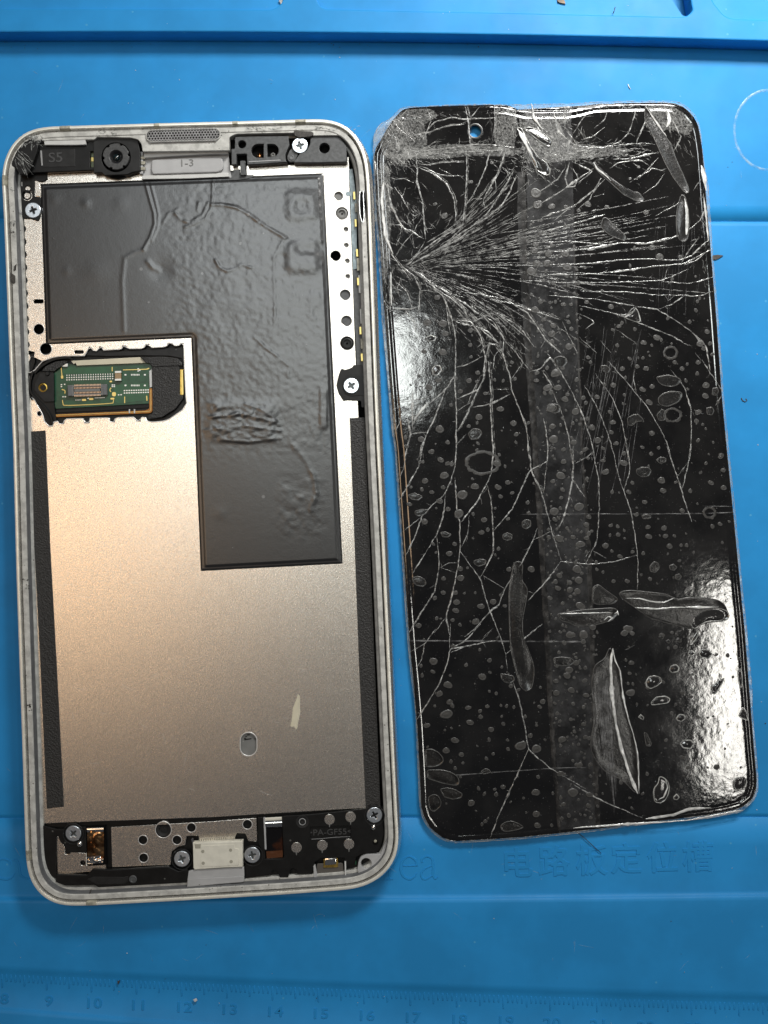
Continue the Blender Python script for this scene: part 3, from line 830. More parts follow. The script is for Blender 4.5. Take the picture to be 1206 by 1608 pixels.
# board connector
cn = sheet('board_connector', [rrect(106, 604, 168, 621.5, 1.2, -0.03), rrect(115.5, 607.2, 158.5, 618.2, 0.8, -0.03)], 24, 6, m_greyp, pcb, bevel=0.5)
sheet('connector_floor', rrect(114, 606, 160, 619.5, 0.8, -0.03), 19.6, 1.0, m_void, cn, bevel=0)
sheet('connector_tongue', rrect(116.5, 610.6, 157.5, 615.0, 0.6, -0.03), 23.0, 3.5, m_greyp, cn, bevel=0.4)
pins = []
for k in range(19):
    x = 117.5 + k * 2.2; dy = -(x - 137) * 0.03
    for y in (604.6, 608.9, 616.4, 621.0): pins.append(pad(x, y + dy, 1.1, 2.6, 24.6 if y in (604.6, 621.0) else 23.4))
newobj('connector_pins', join(pins), M('connector_pin_metal', (0.70, 0.50, 0.36), rough=0.35, metal=0.6), cn, kind='stuff')
sheet('end_clip', rrect(106.5, 605.5, 113, 621.5, 1, -0.03), 24.9, 2, m_wall, cn, bevel=0.4)
sheet('end_clip', rrect(161.5, 603.5, 167.5, 619.8, 1, -0.03), 24.9, 2, m_wall, cn, bevel=0.4)
# cream strip above
sheet('cream_label_strip', tr(0, 400, 3.77, '418,628 830,606 862,640 455,656 446,640 438,648'), 21.8, 1.4, m_cream, phone, bevel=0.3)
# amber flex
sheet('amber_flex_cable', roundpoly(tr(0, 400, 3.77, '328,945 860,922 882,912 884,800 884,790 904,790 904,925 890,938 328,962'), 2.0), 20.5, 1.2, m_flex, phone, bevel=0.5)
newobj('flex_trace', join([stroke(tr(0, 400, 3.77, '330,950 700,935 868,928 888,922 893,905 893,800'), [0.8] * 6, 21.2, 0.6, 4)]), m_gold, phone)
sheet('shield_strip', tr(0, 400, 3.77, '883,690 898,676 902,782 886,786'), 21.5, 2, m_white, phone, bevel=0.3)
for x in (762, 792): sheet('flex_mark', tr(0, 400, 3.77, f'{x},914 {x+8},914 {x+8},938 {x},938'), 21.4, 0.5, m_white, phone, bevel=0.1)
sheet('dark_cable', tr(0, 400, 3.77, '330,918 700,905 880,890 882,905 700,918 500,928 330,935'), 17.6, 1.5, m_black, phone, bevel=0.4)
# black surrounds
sheet('foam_block', roundpoly(tr(0, 400, 3.77, '898,662 1062,655 1064,690 1064,828 1082,830 1085,850 1040,910 960,962 880,975 868,955 900,940 904,925'), 1.2), 23.2, 4, m_foam, phone, bevel=0.8)
sheet('upper_foam_flap', roundpoly(tr(0, 400, 3.77, '832,606 960,602 1050,612 1078,640 1080,656 900,664 885,642 862,640'), 1.2), 24.6, 3, m_foam, phone, bevel=0.9)
sheet('window_upper_tape', roundpoly(tr(0, 400, 3.77, '505,596 535,562 700,572 900,560 1085,548 1088,640 1075,612 1000,598 830,596 640,600'), 1.0), 20.4, 3, m_black2, phone, bevel=0.3)
sheet('yellow_contact_strip', rrect(281.5, 580, 288.5, 621, 2.5, -0.02), 19, 3, m_brass, phone, bevel=0.5)
sheet('yellow_contact_edge', rrect(285, 581, 287.8, 620, 1.0, -0.02), 20.0, 1.6, m_gold, phone, bevel=0.3)
# seal bead (curved black gasket) left
g1 = join([stroke(tr(0, 400, 3.77, s), w, 27.5, 6, 6) for s, w in (
    ('205,700 250,655 320,618 400,608 430,622', [4, 5, 6, 5, 2]), ('196,690 180,740 178,800 200,840 260,900 295,950 310,1000', [4.2] * 7),
    ('170,700 166,760 172,820 190,860', [3, 3, 3, 3]))])
newobj('window_gasket', g1, m_black, phone, 50)
sheet('gasket_foot', roundpoly(tr(0, 400, 3.77, '205,700 236,690 318,690 320,880 335,985 310,1016 288,1012 262,985 250,945 210,880 185,830 184,760'), 1.5), 22, 6, m_black, phone, bevel=0.8)
bw = sheet('screw_boss', [roundpoly(tr(0, 400, 3.77, '236,700 318,700 320,870 262,872 200,800 205,760'), 2), circ(67.2, 608.5, 7.2)], 25, 4, m_black2, phone, bevel=0.6)
newobj('brass_insert', lathe_mesh(67.2, 608.5, [(6.8, 14), (6.8, 23.5), (5.4, 23.8), (4.0, 22.0), (3.6, 17)], 20), m_brass, phone, 40)
newobj('boss_pin', lathe_mesh(74, 586.5, [(3.4, 20), (3.4, 27), (2.6, 28)], 14), m_black2, phone, 40)
sheet('left_foam_flap', tr(0, 400, 3.77, '245,688 270,660 330,630 390,625 400,636 345,672 320,690'), 24, 3, m_foam, phone, bevel=0.6)
# black strip between wall and plate, left
sheet('left_black_gasket', [(31, 268), (44, 268), (43, 350), (45, 420), (48, 520), (54, 545), (55, 568), (44, 600), (44, 660), (40, 660), (38, 560), (33, 400)], 21.5, 4, m_black, phone, bevel=0.4)
# left bracket round the first screw
lb = sheet('left_screw_bracket', [roundpoly(tr(0, 180, 10.05, '300,960 400,930 560,930 740,940 745,1010 700,1050 650,1060 545,1040 540,1290 640,1300 640,1500 635,1600 600,1680 480,1640 380,1640 330,1600 300,1500 290,1200'), 1.4), circ(42.5, 307, 8), circ(43.5, 296.5, 5)], 27, 5, m_black, phone, bevel=0.7)
sheet('metal_tab', tr(0, 180, 10.05, '550,1045 600,1040 625,1100 635,1240 635,1290 560,1280'), 26.0, 3, m_plate, phone, bevel=0.3)
newobj('guide_post', lathe_mesh(42.5, 307, [(7, 12), (7, 24), (5, 25), (4, 23), (2, 23), (2, 21)], 20), m_black2, phone, 40)
newobj('guide_pin', lathe_mesh(43.5, 296.5, [(4.6, 12), (4.6, 26), (3.6, 27)], 16), m_plate, phone, 40)
newobj('bracket_tick', sheet_mesh([rrect(33.2, 285.5, 35.2, 292, 0.8)], 28.2, 1, 0.2), m_white, phone)
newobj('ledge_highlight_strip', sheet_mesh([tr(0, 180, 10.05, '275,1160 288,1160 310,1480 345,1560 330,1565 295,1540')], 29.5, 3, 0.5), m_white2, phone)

# ---- screws: one mesh, placed singly
def screw_mesh():
    cr = []
    a, b = 2.0, 7.2
    for (sx, sy) in ((1, 1), (1, -1), (-1, -1), (-1, 1)):
        seq = [(a * .62, b), (a, a), (b, a * .62)]
        if sx * sy < 0: seq = seq[::-1]
        cr += [(sx * p, sy * q_) for p, q_ in seq]
    loops = [[(math.cos(t) * 12.2 * U, math.sin(t) * 12.2 * U) for t in np.linspace(0, 2 * math.pi, 33)[:-1]], [(x * U * .8, y * U * .8) for x, y in cr]]
    head = curve_mesh(loops, 4.4 * U, 1.0 * U, 2)
    bm = bmesh.new(); bm.from_mesh(head); bpy.data.meshes.remove(head)
    for f in bm.faces: f.material_index = 0
    n0 = len(bm.faces)
    r = bmesh.ops.create_cone(bm, cap_ends=True, segments=24, radius1=10 * U, radius2=10 * U, depth=2 * U, matrix=__import__('mathutils').Matrix.Translation((0, 0, -1.1 * U)))
    bm.faces.ensure_lookup_table()
    for f in list(bm.faces)[n0:]: f.material_index = 1
    me = bpy.data.meshes.new('screw'); bm.to_mesh(me); bm.free()
    me.materials.append(m_screw); me.materials.append(m_recess)
    me.shade_smooth(); me.set_sharp_from_angle(angle=R(40))
    return me
SM = screw_mesh()
po = origin(phone)
for x, y, z, a in ((51.5, 330, 29, .35), (551.6, 605.6, 30, .6), (471, 228, 41, .25), (115, 1309, 31, .8), (285.5, 1349, 32, .4), (396, 1343, 32, .2), (588, 1280, 30, .5)):
    o = bpy.data.objects.new('screw', SM); link(o); o.parent = phone
    o.location = Vector(W(x, y, z)) - po + Vector((0, 0, -2.2 * U)); o.rotation_euler = (R(rnd.uniform(-2, 2)), R(rnd.uniform(-2, 2)), a)

# ---- right column
sheet('pale_flex_strip', roundpoly(tr(480, 250, 3.74, '255,60 275,55 300,240 300,480 305,640 278,650 268,440 262,215 240,215 232,200 245,188 262,190 255,100'), 1), 25.4, 1.6, m_blueflex, phone, bevel=0.3)
sheet('dark_flex_strip', tr(480, 250, 3.74, '275,650 312,650 322,760 338,860 340,960 345,1080 350,1230 300,1230 296,1120 285,900 280,780'), 25.0, 1.6, m_dgrey, phone, bevel=0.3)
sheet('side_black_gap', tr(480, 250, 3.74, '290,60 312,60 340,400 352,700 372,1000 380,1260 345,1260 335,900 315,600 305,300'), 20, 3, m_void, phone, bevel=0)
for x, y in ((556.3, 307), (558.5, 350), (560.7, 397), (562.3, 442), (566, 519), (568.3, 561)):
    sheet('gold_contact', rrect(x - 1.6, y - 6, x + 1.6, y + 6, 0.5, -0.04), 30, 3, m_gold, phone, bevel=0.3)
for x, y, h in ((559.3, 326, 7), (562.5, 415, 10), (568.5, 540, 8)):
    sheet('side_button_part', rrect(x - 2, y - h, x + 2.4, y + h, 0.6, -0.04), 28.5, 4, m_glue, phone, bevel=0.4)
for x0, y0, x1, y1 in ((563, 432, 567, 460), (565.5, 485, 568, 508)):
    sheet('white_side_clip', rrect(x0, y0, x1, y1, 1, -0.04), 29, 3, m_white, phone, bevel=0.4)
for k, (dx, w) in enumerate(((0, 1.2), (5, 1.5))):
    newobj('spring_contact', join([stroke([(565.5 + dx, 300), (564.5 + dx * 1.25, 312), (564.7 + dx * 1.35, 325), (566 + dx * 1.15, 340), (569 + dx * .3, 349)], [w] * 5, 47.5, 2, 6)]), m_silver, phone, 50)
sheet('spring_slot', roundpoly([(563.5, 302), (572.5, 300), (574.5, 322), (573.5, 344), (568.5, 350), (565.5, 344), (563.8, 322)], 3), 46.1, 1.0, m_void, phone, bevel=0.1)
c_br = tr(480, 250, 3.74, '205,1235 215,1228 230,1238 275,1222 280,1208 330,1205 345,1225 350,1240 352,1440 340,1462 325,1455 325,1420 240,1415 222,1422 212,1405 190,1370 180,1330 190,1280')
sheet('right_screw_bracket', [roundpoly(c_br, 2)], 26.5, 4, m_black2, phone, bevel=0.8)
sheet('bracket_cup', [roundpoly(tr(480, 250, 3.74, '215,1330 220,1290 245,1270 352,1268 352,1385 262,1392 225,1375'), 2)], 27.2, 1, m_black, phone, bevel=0.3)
newobj('plate_emboss', join([stroke(tr(480, 250, 3.74, '225,1150 225,1205 250,1208 255,1180 255,1150 235,1145'), [1.0] * 6, zP + 0.4, .5, 4)]), m_plate, phone, 50)

# ---- top zone
top_lip = tr(0, 170, 3.77, '235,140 420,128 700,108 900,100 1200,90')
tl = [(60, 208), (150, 203.5), (300, 199), (450, 195), (520, 196), (546, 207), (548, 212), (478, 213), (478, 208), (372, 210), (364, 213), (360, 216), (360, 236), (224, 238), (222, 226), (217, 219), (205, 216), (152, 215), (148, 219), (66, 221)]
tl_hole = rrect(229.5, 203.2, 346, 221.2, 8.5, -0.026, 6)
sheet('top_lip_bar', [roundpoly(tl, 1.5), tl_hole], 44.5, 14, m_lip, phone, bevel=0.8)
sheet('top_lip_stain', roundpoly(tr(0, 180, 10.05, '665,300 760,300 900,310 940,335 900,360 760,360 670,340'), 2), 45.0, .5, m_lip_dirty, phone, bevel=.1)
sheet('mesh_backing', rrect(229.5, 203.2, 346, 221.2, 8.5, -0.026, 6), 46.2, 1.0, m_void, phone, bevel=0)
# honeycomb
hexs = []
pitch = 4.6
rr_ = 0
V = []; F = []
sl = -0.026
def hexring(cx, cy, ro, ri, z):
    b0 = len(V)
    for r_ in (ro, ri):
        for k in range(6):
            a = math.pi / 6 + k * math.pi / 3
            V.append(W(cx + r_ * math.cos(a), cy + r_ * math.sin(a), z))
    for k in range(6):
        V.append(W(cx + ri * math.cos(math.pi / 6 + k * math.pi / 3), cy + ri * math.sin(math.pi / 6 + k * math.pi / 3), z - 1.5))
    for k in range(6):
        j = (k + 1) % 6
        F.append((b0 + k, b0 + j, b0 + 6 + j, b0 + 6 + k)); F.append((b0 + 6 + k, b0 + 6 + j, b0 + 12 + j, b0 + 12 + k))
for row in range(5):
    for col in range(26):
        x = 232.5 + col * pitch + (pitch / 2 if row % 2 else 0); 
        if x > 344.5: continue
        y = 204.6 + row * 3.98; y2 = y + (288 - x) * 0.026
        dxe = min(x - 229.5, 346 - x)
        if dxe < 5 and row in (0, 4): continue
        hexring(x, y2, pitch * 0.577, pitch * 0.36, 47.6)
me = mesh_from(V, F); fix_normals(me)
newobj('mesh_rim', rimline(rrect(229.5, 203.2, 346, 221.2, 8.5, -0.026, 6), 2.0, 46.0, 1.8), m_lip, phone, True)
newobj('speaker_mesh', me, m_mesh, phone, kind='stuff')
# white bars under the mesh
sheet('white_crossbar', tr(0, 170, 3.77, '850,258 1210,243 1350,238 1352,268 1210,272 852,292'), 36, 8, m_white, phone, bevel=0.8)
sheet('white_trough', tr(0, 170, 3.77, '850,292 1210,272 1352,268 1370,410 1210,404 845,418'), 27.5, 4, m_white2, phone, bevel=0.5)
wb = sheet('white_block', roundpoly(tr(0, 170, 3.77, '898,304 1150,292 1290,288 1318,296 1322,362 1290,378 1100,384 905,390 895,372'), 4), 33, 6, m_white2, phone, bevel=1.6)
newobj('moulded_mark', text_mesh('1-3', 294, 255.5, 15.5, 0.03, 33.6, 0.7, sx=1.15, bevel=0.1), m_greyp, phone)
sheet('white_lower_ledge', tr(0, 170, 3.77, '838,398 1100,388 1350,380 1356,404 1100,416 838,420'), 30, 4, m_white, phone, bevel=0.8)
sheet('side_clip', rrect(219, 238, 224.5, 273, 1.5, 0.0), 33, 6, m_white2, phone, bevel=0.6)
for k in range(3): sheet('clip_tooth', rrect(221, 244 + k * 9, 228, 249 + k * 9, 1), 35, 4, m_glue, phone, bevel=0.5)
# S5 housing
hs = sheet('camera_side_housing', [roundpoly(tr(0, 170, 3.77, '125,232 160,200 200,185 250,220 510,214 530,190 560,190 565,260 560,365 400,372 170,382 130,378 95,340 60,322 75,280'), 1.5), rrect(141.6, 237.5, 148.6, 262.5, 1.0)], 37, 9, m_black, phone, bevel=0.7)
sheet('recess_panel', rrect(64.5, 234, 118, 262, 1, -0.02), 37.5, 0.9, m_black2, phone, bevel=0.4)
sheet('recess_edge', tr(0, 180, 10.05, '632,565 658,565 675,800 652,805'), 38.4, 1.2, m_mark2, phone, bevel=0.3)
newobj('moulded_mark', text_mesh('S5', 87, 247, 21, 0.03, 38.3, 0.9, sx=1.15, bevel=0.15), m_mark, phone)
sheet('white_corner_bar', tr(0, 180, 10.05, '690,400 1180,385 1350,380 1355,470 1180,478 700,478'), 43.5, 6, m_white, phone, bevel=0.9)
sheet('contact_slot_floor', rrect(140.5, 236.5, 149.5, 263.5, 1), 30, 1.5, M('pale_green_board', (0.22, 0.26, 0.14), rough=0.4), phone, bevel=0)
sheet('contact_pad', rrect(142.4, 247, 147, 253.5, 1), 31, 1.2, m_gold, phone, bevel=0.2)
sheet('corner_black_rubber', roundpoly([(18, 255), (26, 237), (39, 222), (50, 217), (58, 222), (60, 232), (50, 262), (42, 274), (30, 274), (24, 264), (18, 260)], 3), 46.4, 6, m_black, phone, bevel=1.2)
cm = sheet('camera_housing', [roundpoly([(146.5, 218), (166, 217.5), (168, 213), (196, 212), (199, 218), (213, 217), (217, 222), (220, 240), (220, 268), (206, 270.5), (200, 274), (164, 275), (160, 270.5), (147, 271.5)], 1.2), circ(182, 247, 23.0, 32)], 39, 12, m_black2, phone, bevel=0.7)
newobj('camera_ring', lathe_mesh(182.5, 252.5, [(28, 24), (28, 29), (26.5, 30.5), (24.5, 30), (24, 24)], 40), m_black, phone, 40)
# notched lens barrel
prof = []
loop = []
for k in range(96):
    a = 2 * math.pi * k / 96
    r_ = 18.6 if ((a + .2) * 6 / (2 * math.pi)) % 1 < 0.14 else 20.8
    loop.append((182 + r_ * math.cos(a), 245.5 + r_ * math.sin(a)))
sheet('lens_barrel', [loop, circ(182, 246, 10.5, 32)], 42.5, 14, m_lens, phone, bevel=0.8)
newobj('lens_cone', lathe_mesh(182, 246, [(11, 30), (11, 42), (9.5, 41.4), (6.0, 37.5), (5.6, 34)], 32), m_lens2, phone, 40)
newobj('lens_glass', lathe_mesh(182, 246.3, [(5.8, 34), (5.0, 36.6), (3.2, 37.8), (1.2, 38.2)], 20), m_glasslens, phone, True)
flecks(1, (175, 235, 177, 237), 42.7, m_dust, 'lens_speck', .9, 1, 3, phone)
# right bracket
j = lambda s: roundpoly(tr(355, 195, 6.03, s), 0.8)
def dhole(x0, y0, x1, y1, left):
    r = (y1 - y0) / 2; cy = (y0 + y1) / 2; out = []
    if left:
        for k in range(13):
            a = math.pi / 2 + math.pi * k / 12; out.append((x0 + r + r * math.cos(a), cy + r * math.sin(a)))
        out += [(x1, y0), (x1, y1)]
    else:
        for k in range(13):
            a = -math.pi / 2 + math.pi * k / 12; out.append((x1 - r + r * math.cos(a), cy + r * math.sin(a)))
        out += [(x0, y1), (x0, y0)]
    return out
sheet('sensor_bracket', [j('85,120 200,116 590,112 598,200 580,240 560,290 565,345 580,358 380,372 200,382 196,280 98,282 98,380 52,382 50,235 82,230'), circ(380, 226.5, 6.3), dhole(394.5, 226, 414, 247.5, True), dhole(419.5, 226, 437.5, 246, False)], 40, 12, m_dgrey, phone, bevel=0.8)
sheet('sensor_bracket_end', [j('800,118 1040,116 1080,130 1110,165 1140,210 1142,355 900,362 650,362 640,358 690,290 700,260 760,255 795,190'), circ(509.5, 232.5, 8.2)], 40, 12, m_dgrey, phone, bevel=0.8)
sheet('screw_tab', j('580,300 600,250 625,225 690,270 655,340 640,356 600,356 580,335'), 37, 5, m_dgrey, phone, bevel=0.8)
newobj('tab_pin', lathe_mesh(457.7, 247, [(4, 30), (4, 37.8), (2.8, 38.4), (2.2, 37.4)], 16), m_wall, phone, 40)
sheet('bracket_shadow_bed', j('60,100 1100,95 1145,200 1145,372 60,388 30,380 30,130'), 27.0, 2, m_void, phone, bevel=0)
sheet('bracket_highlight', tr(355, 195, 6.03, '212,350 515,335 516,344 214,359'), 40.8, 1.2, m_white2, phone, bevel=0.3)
sheet('support_post', tr(355, 195, 6.03, '132,345 185,345 190,480 136,482'), 32, 6, m_dgrey, phone, bevel=0.8)
newobj('copper_pin', lathe_mesh(407.6, 244, [(3.6, 28), (3.6, 34), (2.2, 35), (1, 33)], 16), m_copper, phone, 40)
newobj('steel_pin', lathe_mesh(428.5, 243, [(3.6, 28), (3.6, 33), (2.2, 34), (1, 32)], 16), m_greyp, phone, 40)
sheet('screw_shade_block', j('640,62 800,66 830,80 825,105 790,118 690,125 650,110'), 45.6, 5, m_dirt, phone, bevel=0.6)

# splinters in the damaged corner
V = []; F = []
r = random.Random(12)
def splinter(x, y, a, L, w, z):
    b0 = len(V); dx, dy = math.cos(a), math.sin(a)
    V.extend([W(x, y, z), W(x + dx * L * .5 - dy * w, y + dy * L * .5 + dx * w, z + .6), W(x + dx * L, y + dy * L, z + 1.4), W(x + dx * L * .5 + dy * w, y + dy * L * .5 - dx * w, z + .2), W(x + dx * L * .5, y + dy * L * .5, z + 1.6)])
    for k in range(4): F.append((b0 + k, b0 + (k + 1) % 4, b0 + 4))
for k in range(34):
    t = r.random()
    splinter(20 + t * 20 + r.uniform(-5, 5), 246 + t * 14 + r.uniform(-16, 8), r.uniform(0.6, 1.4), r.uniform(6, 24), r.uniform(.3, .9), 46.6 + r.uniform(0, 1))
for k in range(46):
    splinter(r.uniform(34, 64), r.uniform(209, 228), r.uniform(0, 3.1), r.uniform(3, 12), r.uniform(.4, 1.4), 46.7)
for k in range(24): splinter(r.uniform(150, 180), r.uniform(206, 214), r.uniform(-1.2, 0.2), r.uniform(3, 8), r.uniform(.3, .9), 45.2)
for k in range(60): splinter(r.uniform(385, 560), 199 + max(0, (0)) + r.uniform(-1, 5), r.uniform(-.4, .6), r.uniform(2, 8), r.uniform(.3, 1.0), 45.6)
for k in range(20): splinter(r.uniform(11, 22), r.uniform(285, 370), r.uniform(0, 3), r.uniform(2, 8), r.uniform(.3, .9), 46)
newobj('glass_splinters', mesh_from(V, F), m_shard, phone, kind='stuff')
for P in ('13,425 24,433 24,444 21,446 15,437', '22,418 26,414 25,424 21,426'):
    sheet('rim_dent', tr(0, 0, 1, P), 46.6, 1.2, m_dirt, phone, bevel=0.4)
for (x, y) in ((46, 1106), (48.5, 1112), (41.5, 920), (40, 912), (20, 365), (19, 350)):
    flecks(5, (x - 4, y - 4, x + 4, y + 4), 46, m_dirt, 'rim_dirt', 1.0, 2.4, int(x + y), phone)
flecks(26, (60, 200, 380, 215), 44.9, m_dirt, 'lip_dirt', .4, 1.3, 91, phone)
flecks(40, (30, 700, 46, 1300), lambda x, y: 46.1 if abs(x - (28.5 + (y - 700) * .031)) < 6 else None, m_dirt, 'lip_dirt', .5, 1.2, 92, phone)
flecks(220, (60, 660, 560, 1280), zP + .1, m_platerim, 'plate_glints', .25, .8, 93, phone)
flecks(60, (70, 290, 500, 880), lambda x, y: None if (x < 302 and y > 530) else zP + 3.6, m_platerim, 'film_specks', .25, .7, 94, phone)

# ---- bottom zone
zB = 22.0
sheet('bottom_black_base', roundpoly([(66, 1292), (330, 1282), (596, 1266), (606, 1268), (608, 1310), (600, 1340), (560, 1362), (500, 1378), (300, 1392), (106, 1394), (86, 1376), (72, 1350), (68, 1320)], 4), 17, 4, m_black, phone, bevel=0.4)
sheet('lower_plate', [tr(30, 1270, 7.54, '442,335 468,330 485,372 540,445 545,537 600,540 606,512 690,515 760,525 798,520 802,668 1030,640 1030,700 868,742 455,782'), circ(130, 1355, 4)], zP - 1, 2.4, m_plate, phone, bevel=0.5)
mp = [(174, 1299), (330, 1290), (402.5, 1284.5), (404, 1321.5), (390, 1321), (386, 1309), (372, 1308), (368, 1317), (314, 1320), (311, 1312), (293, 1313), (291, 1327), (280, 1329.5), (270, 1337), (268, 1349), (268, 1358), (176, 1362)]
mph = [circ(224.5, 1319, 7.4), circ(225.5, 1347, 7.4), circ(256.5, 1303, 12.6, 32), circ(278, 1319, 7.4), circ(300.5, 1299.5, 7.4), circ(388.5, 1294.5, 7.6)]
sheet('middle_plate', [roundpoly(mp, 1.2)] + mph, zP - .4, 2.6, m_plate, phone, bevel=0.5)
for c in mph: newobj('hole_rim', rimline(c, 1.2, zP - .5, .6), m_platerim, phone, True)
newobj('black_standoff', lathe_mesh(256.5, 1302.5, [(12, 12), (12, 22), (10.5, 23), (6.5, 22), (5.5, 20.5), (3, 20.5), (2.2, 22.5), (.8, 22.5)], 32), m_black2, phone, 40)
sheet('gap_strip', [(64, 1293.5), (330, 1283.2), (594, 1267.5), (595, 1271), (330, 1288), (66, 1299)], 19.5, 1, m_black, phone, bevel=.1)
# lower black rail
sheet('lower_rail', roundpoly(tr(30, 1240, 4.02, '232,535 430,540 465,500 580,505 700,500 940,485 975,500 1005,515 1065,500 1070,588 800,602 500,618 470,600 290,606 230,585'), 1.5), 31, 8, m_black, phone, bevel=1.2)
sheet('rail_step', tr(30, 1240, 4.02, '430,565 470,550 660,552 690,545 690,580 660,595 490,600 440,572'), 32, 2, m_black2, phone, bevel=0.5)
newobj('rail_post', lathe_mesh(208.5, 1381, [(6, 30), (6, 32.6), (4.6, 33.2), (3.4, 32), (1.6, 32), (1.2, 33)], 20), m_dgrey, phone, 40)
sheet('left_bracket', roundpoly(tr(30, 1270, 7.54, '280,200 440,240 560,240 560,170 680,170 690,210 790,215 800,525 755,528 745,515 690,520 600,518 592,540 545,540 540,450 480,380 462,330 440,325 440,770 460,800 440,830 370,800 290,690 275,600'), 1.2), 26.6, 5, m_black, phone, bevel=0.7)
# foils: crinkled strips
def foil(name, P4, z, mt, seed, amp=1.6, sc=9, arch=0.0, nx=14, ny=28):
    (a, b, c, d) = P4
    u, v = np.meshgrid(np.linspace(0, 1, nx), np.linspace(0, 1, ny))
    X = (a[0] * (1 - u) + b[0] * u) * (1 - v) + (d[0] * (1 - u) + c[0] * u) * v
    Y = (a[1] * (1 - u) + b[1] * u) * (1 - v) + (d[1] * (1 - u) + c[1] * u) * v
    Z = z + amp * (fbm(X, Y, sc, 3, seed) - .5) * 2 + arch * np.sin(v * math.pi)
    return grid_obj(name, X, Y, Z, mt, phone)
foil('copper_foil', ((137, 1305), (163, 1304), (163.5, 1348), (137.5, 1350)), 27.5, m_copper, 5, 3.2, 12, 1.0)
foil('silver_foil', ((137, 1346), (162, 1343), (162, 1355), (138, 1357)), 27.8, m_silver, 9, 3.0, 7)
sheet('foil_well', [(135, 1298), (165, 1296), (168, 1358), (137, 1360)], 23.6, 1, m_void, phone, bevel=0)
foil('foil_top_band', ((136.5, 1300.5), (162.5, 1299.5), (162.5, 1306), (136.5, 1307)), 28.5, m_silver, 3, .4, 20, .6, 6, 8)
sheet('foil_well', [(413, 1283), (444, 1281), (446, 1349), (416, 1351)], 23.6, 1, m_void, phone, bevel=0)
foil('dark_foil', ((417, 1298), (443, 1296), (444, 1336), (418, 1337)), 25.5, m_bmirror, 15, .8, 16, 0)
foil('dark_foil_top', ((416.5, 1289), (442.5, 1287.5), (443, 1298), (417, 1299)), 28, m_silver, 16, .3, 16, 2.0, 8, 12)
foil('foil_cap', ((416.5, 1284), (442.3, 1282.5), (442.5, 1287.6), (416.8, 1289)), 27.6, m_conn, 17, .3, 16, .5, 8, 8)
foil('brown_foil', ((418, 1337), (444, 1335), (444, 1346), (419, 1348)), 25.8, M('brown_film', (0.10, 0.035, 0.012), rough=0.25, coat=.5), 18, .8, 10, 0)
sheet('foil_side_wall', [(412.5, 1284), (416.5, 1284), (418.5, 1333), (417.5, 1335), (415, 1332)], 28.5, 4, m_white2, phone, bevel=.4)
# main bottom-right bracket
bb = tr(330, 1240, 3.77, '285,165 310,163 312,300 330,412 425,408 435,400 420,160 600,150 935,110 940,92 995,92 1000,115 1012,140 1030,260 1010,340 985,370 880,385 858,420 830,445 800,420 790,400 640,400 610,440 600,500 510,500 490,470 470,500 465,520 410,520 395,480 370,482 360,500 205,525 205,450 300,420 305,340 280,310 215,300 285,305')
bb = tr(330, 1240, 3.77, '282,165 316,163 322,300 326,410 430,408 436,398 424,158 600,146 935,112 940,92 995,92 1000,115 1012,140 1030,260 1010,340 985,372 890,385 865,402 858,450 800,452 795,405 660,405 620,430 605,500 515,500 505,470 480,466 468,500 462,520 412,520 398,486 372,478 350,506 205,526 208,445 262,432 298,395 300,350 282,318')
holes_b = [rrect(487.5, 1298, 550.5, 1315.5, 1.5, -0.03)]
sheet('black_antenna_bracket', [bb] + holes_b, 29, 6, m_black, phone, bevel=0.9)
sheet('letter_panel', rrect(485, 1296, 553, 1318, 1, -0.03), 26.2, 1.6, m_black, phone, bevel=0)
newobj('moulded_mark', text_mesh('>PA-GF55<', 518, 1306.6, 12.8, 0.035, 27.1, 0.7, sx=1.12, bevel=0.05), m_mark, phone)
newobj('panel_edge_line', join([stroke(tr(470, 1260, 8.61, '165,498 300,490 500,470 690,462'), [0.7, .8, .8, .5], 29.5, .6, 4)]), m_mark2, phone)
for (x, y, _r) in ((517.5, 1287, 0), (550.5, 1283, 0), (506, 1327.5, 0), (548, 1325.5, 0), (465.5, 1331, 0)):
    sheet('round_contact', circ(x, y, 8.4, 24), 29.5, 3, m_plate, phone, bevel=0.5)
    newobj('contact_drip', join([stroke([(x, y + 7), (x, y + 12)], [3.0, 1.0], 29.6, .8, 3)]), m_greyp, phone)
newobj('bracket_post', lathe_mesh(474.8, 1291, [(10, 26), (10, 29.6), (8.6, 29.8), (7.2, 29.2), (6.4, 29.2), (5.6, 31), (3.4, 31), (2.6, 29.8), (.9, 29.8)], 24), m_black2, phone, 40)
newobj('post_rim', rimline(circ(474.8, 1290.5, 5), 1.2, 31, .5), m_mark2, phone, True)
newobj('solder_blob', lathe_mesh(586.5, 1300, [(4.2, 26), (4.6, 29.5), (3.2, 31.5), (1, 32.2)], 14), m_silver, phone, True)
newobj('solder_blob', lathe_mesh(124.5, 1326, [(5.2, 25), (5.0, 28.5), (3.4, 30.5), (1, 31)], 12), m_silver, phone, True)
sheet('pin_hole', circ(589.5, 1322.5, 4.6), 29.15, .5, m_void, phone, bevel=0)
newobj('small_pin', lathe_mesh(589.5, 1321, [(2.4, 28), (2.4, 29.4), (1.4, 29.8)], 12), m_glue, phone, True)
for c in ((588, 1281, 15.5), (285.5, 1349.5, 16.0), (397, 1344, 16), (115, 1309.5, 16)):
    newobj('screw_cup', rimline(circ(*c, 28), 1.6, 28.6, 1.1), m_black2, phone, True)
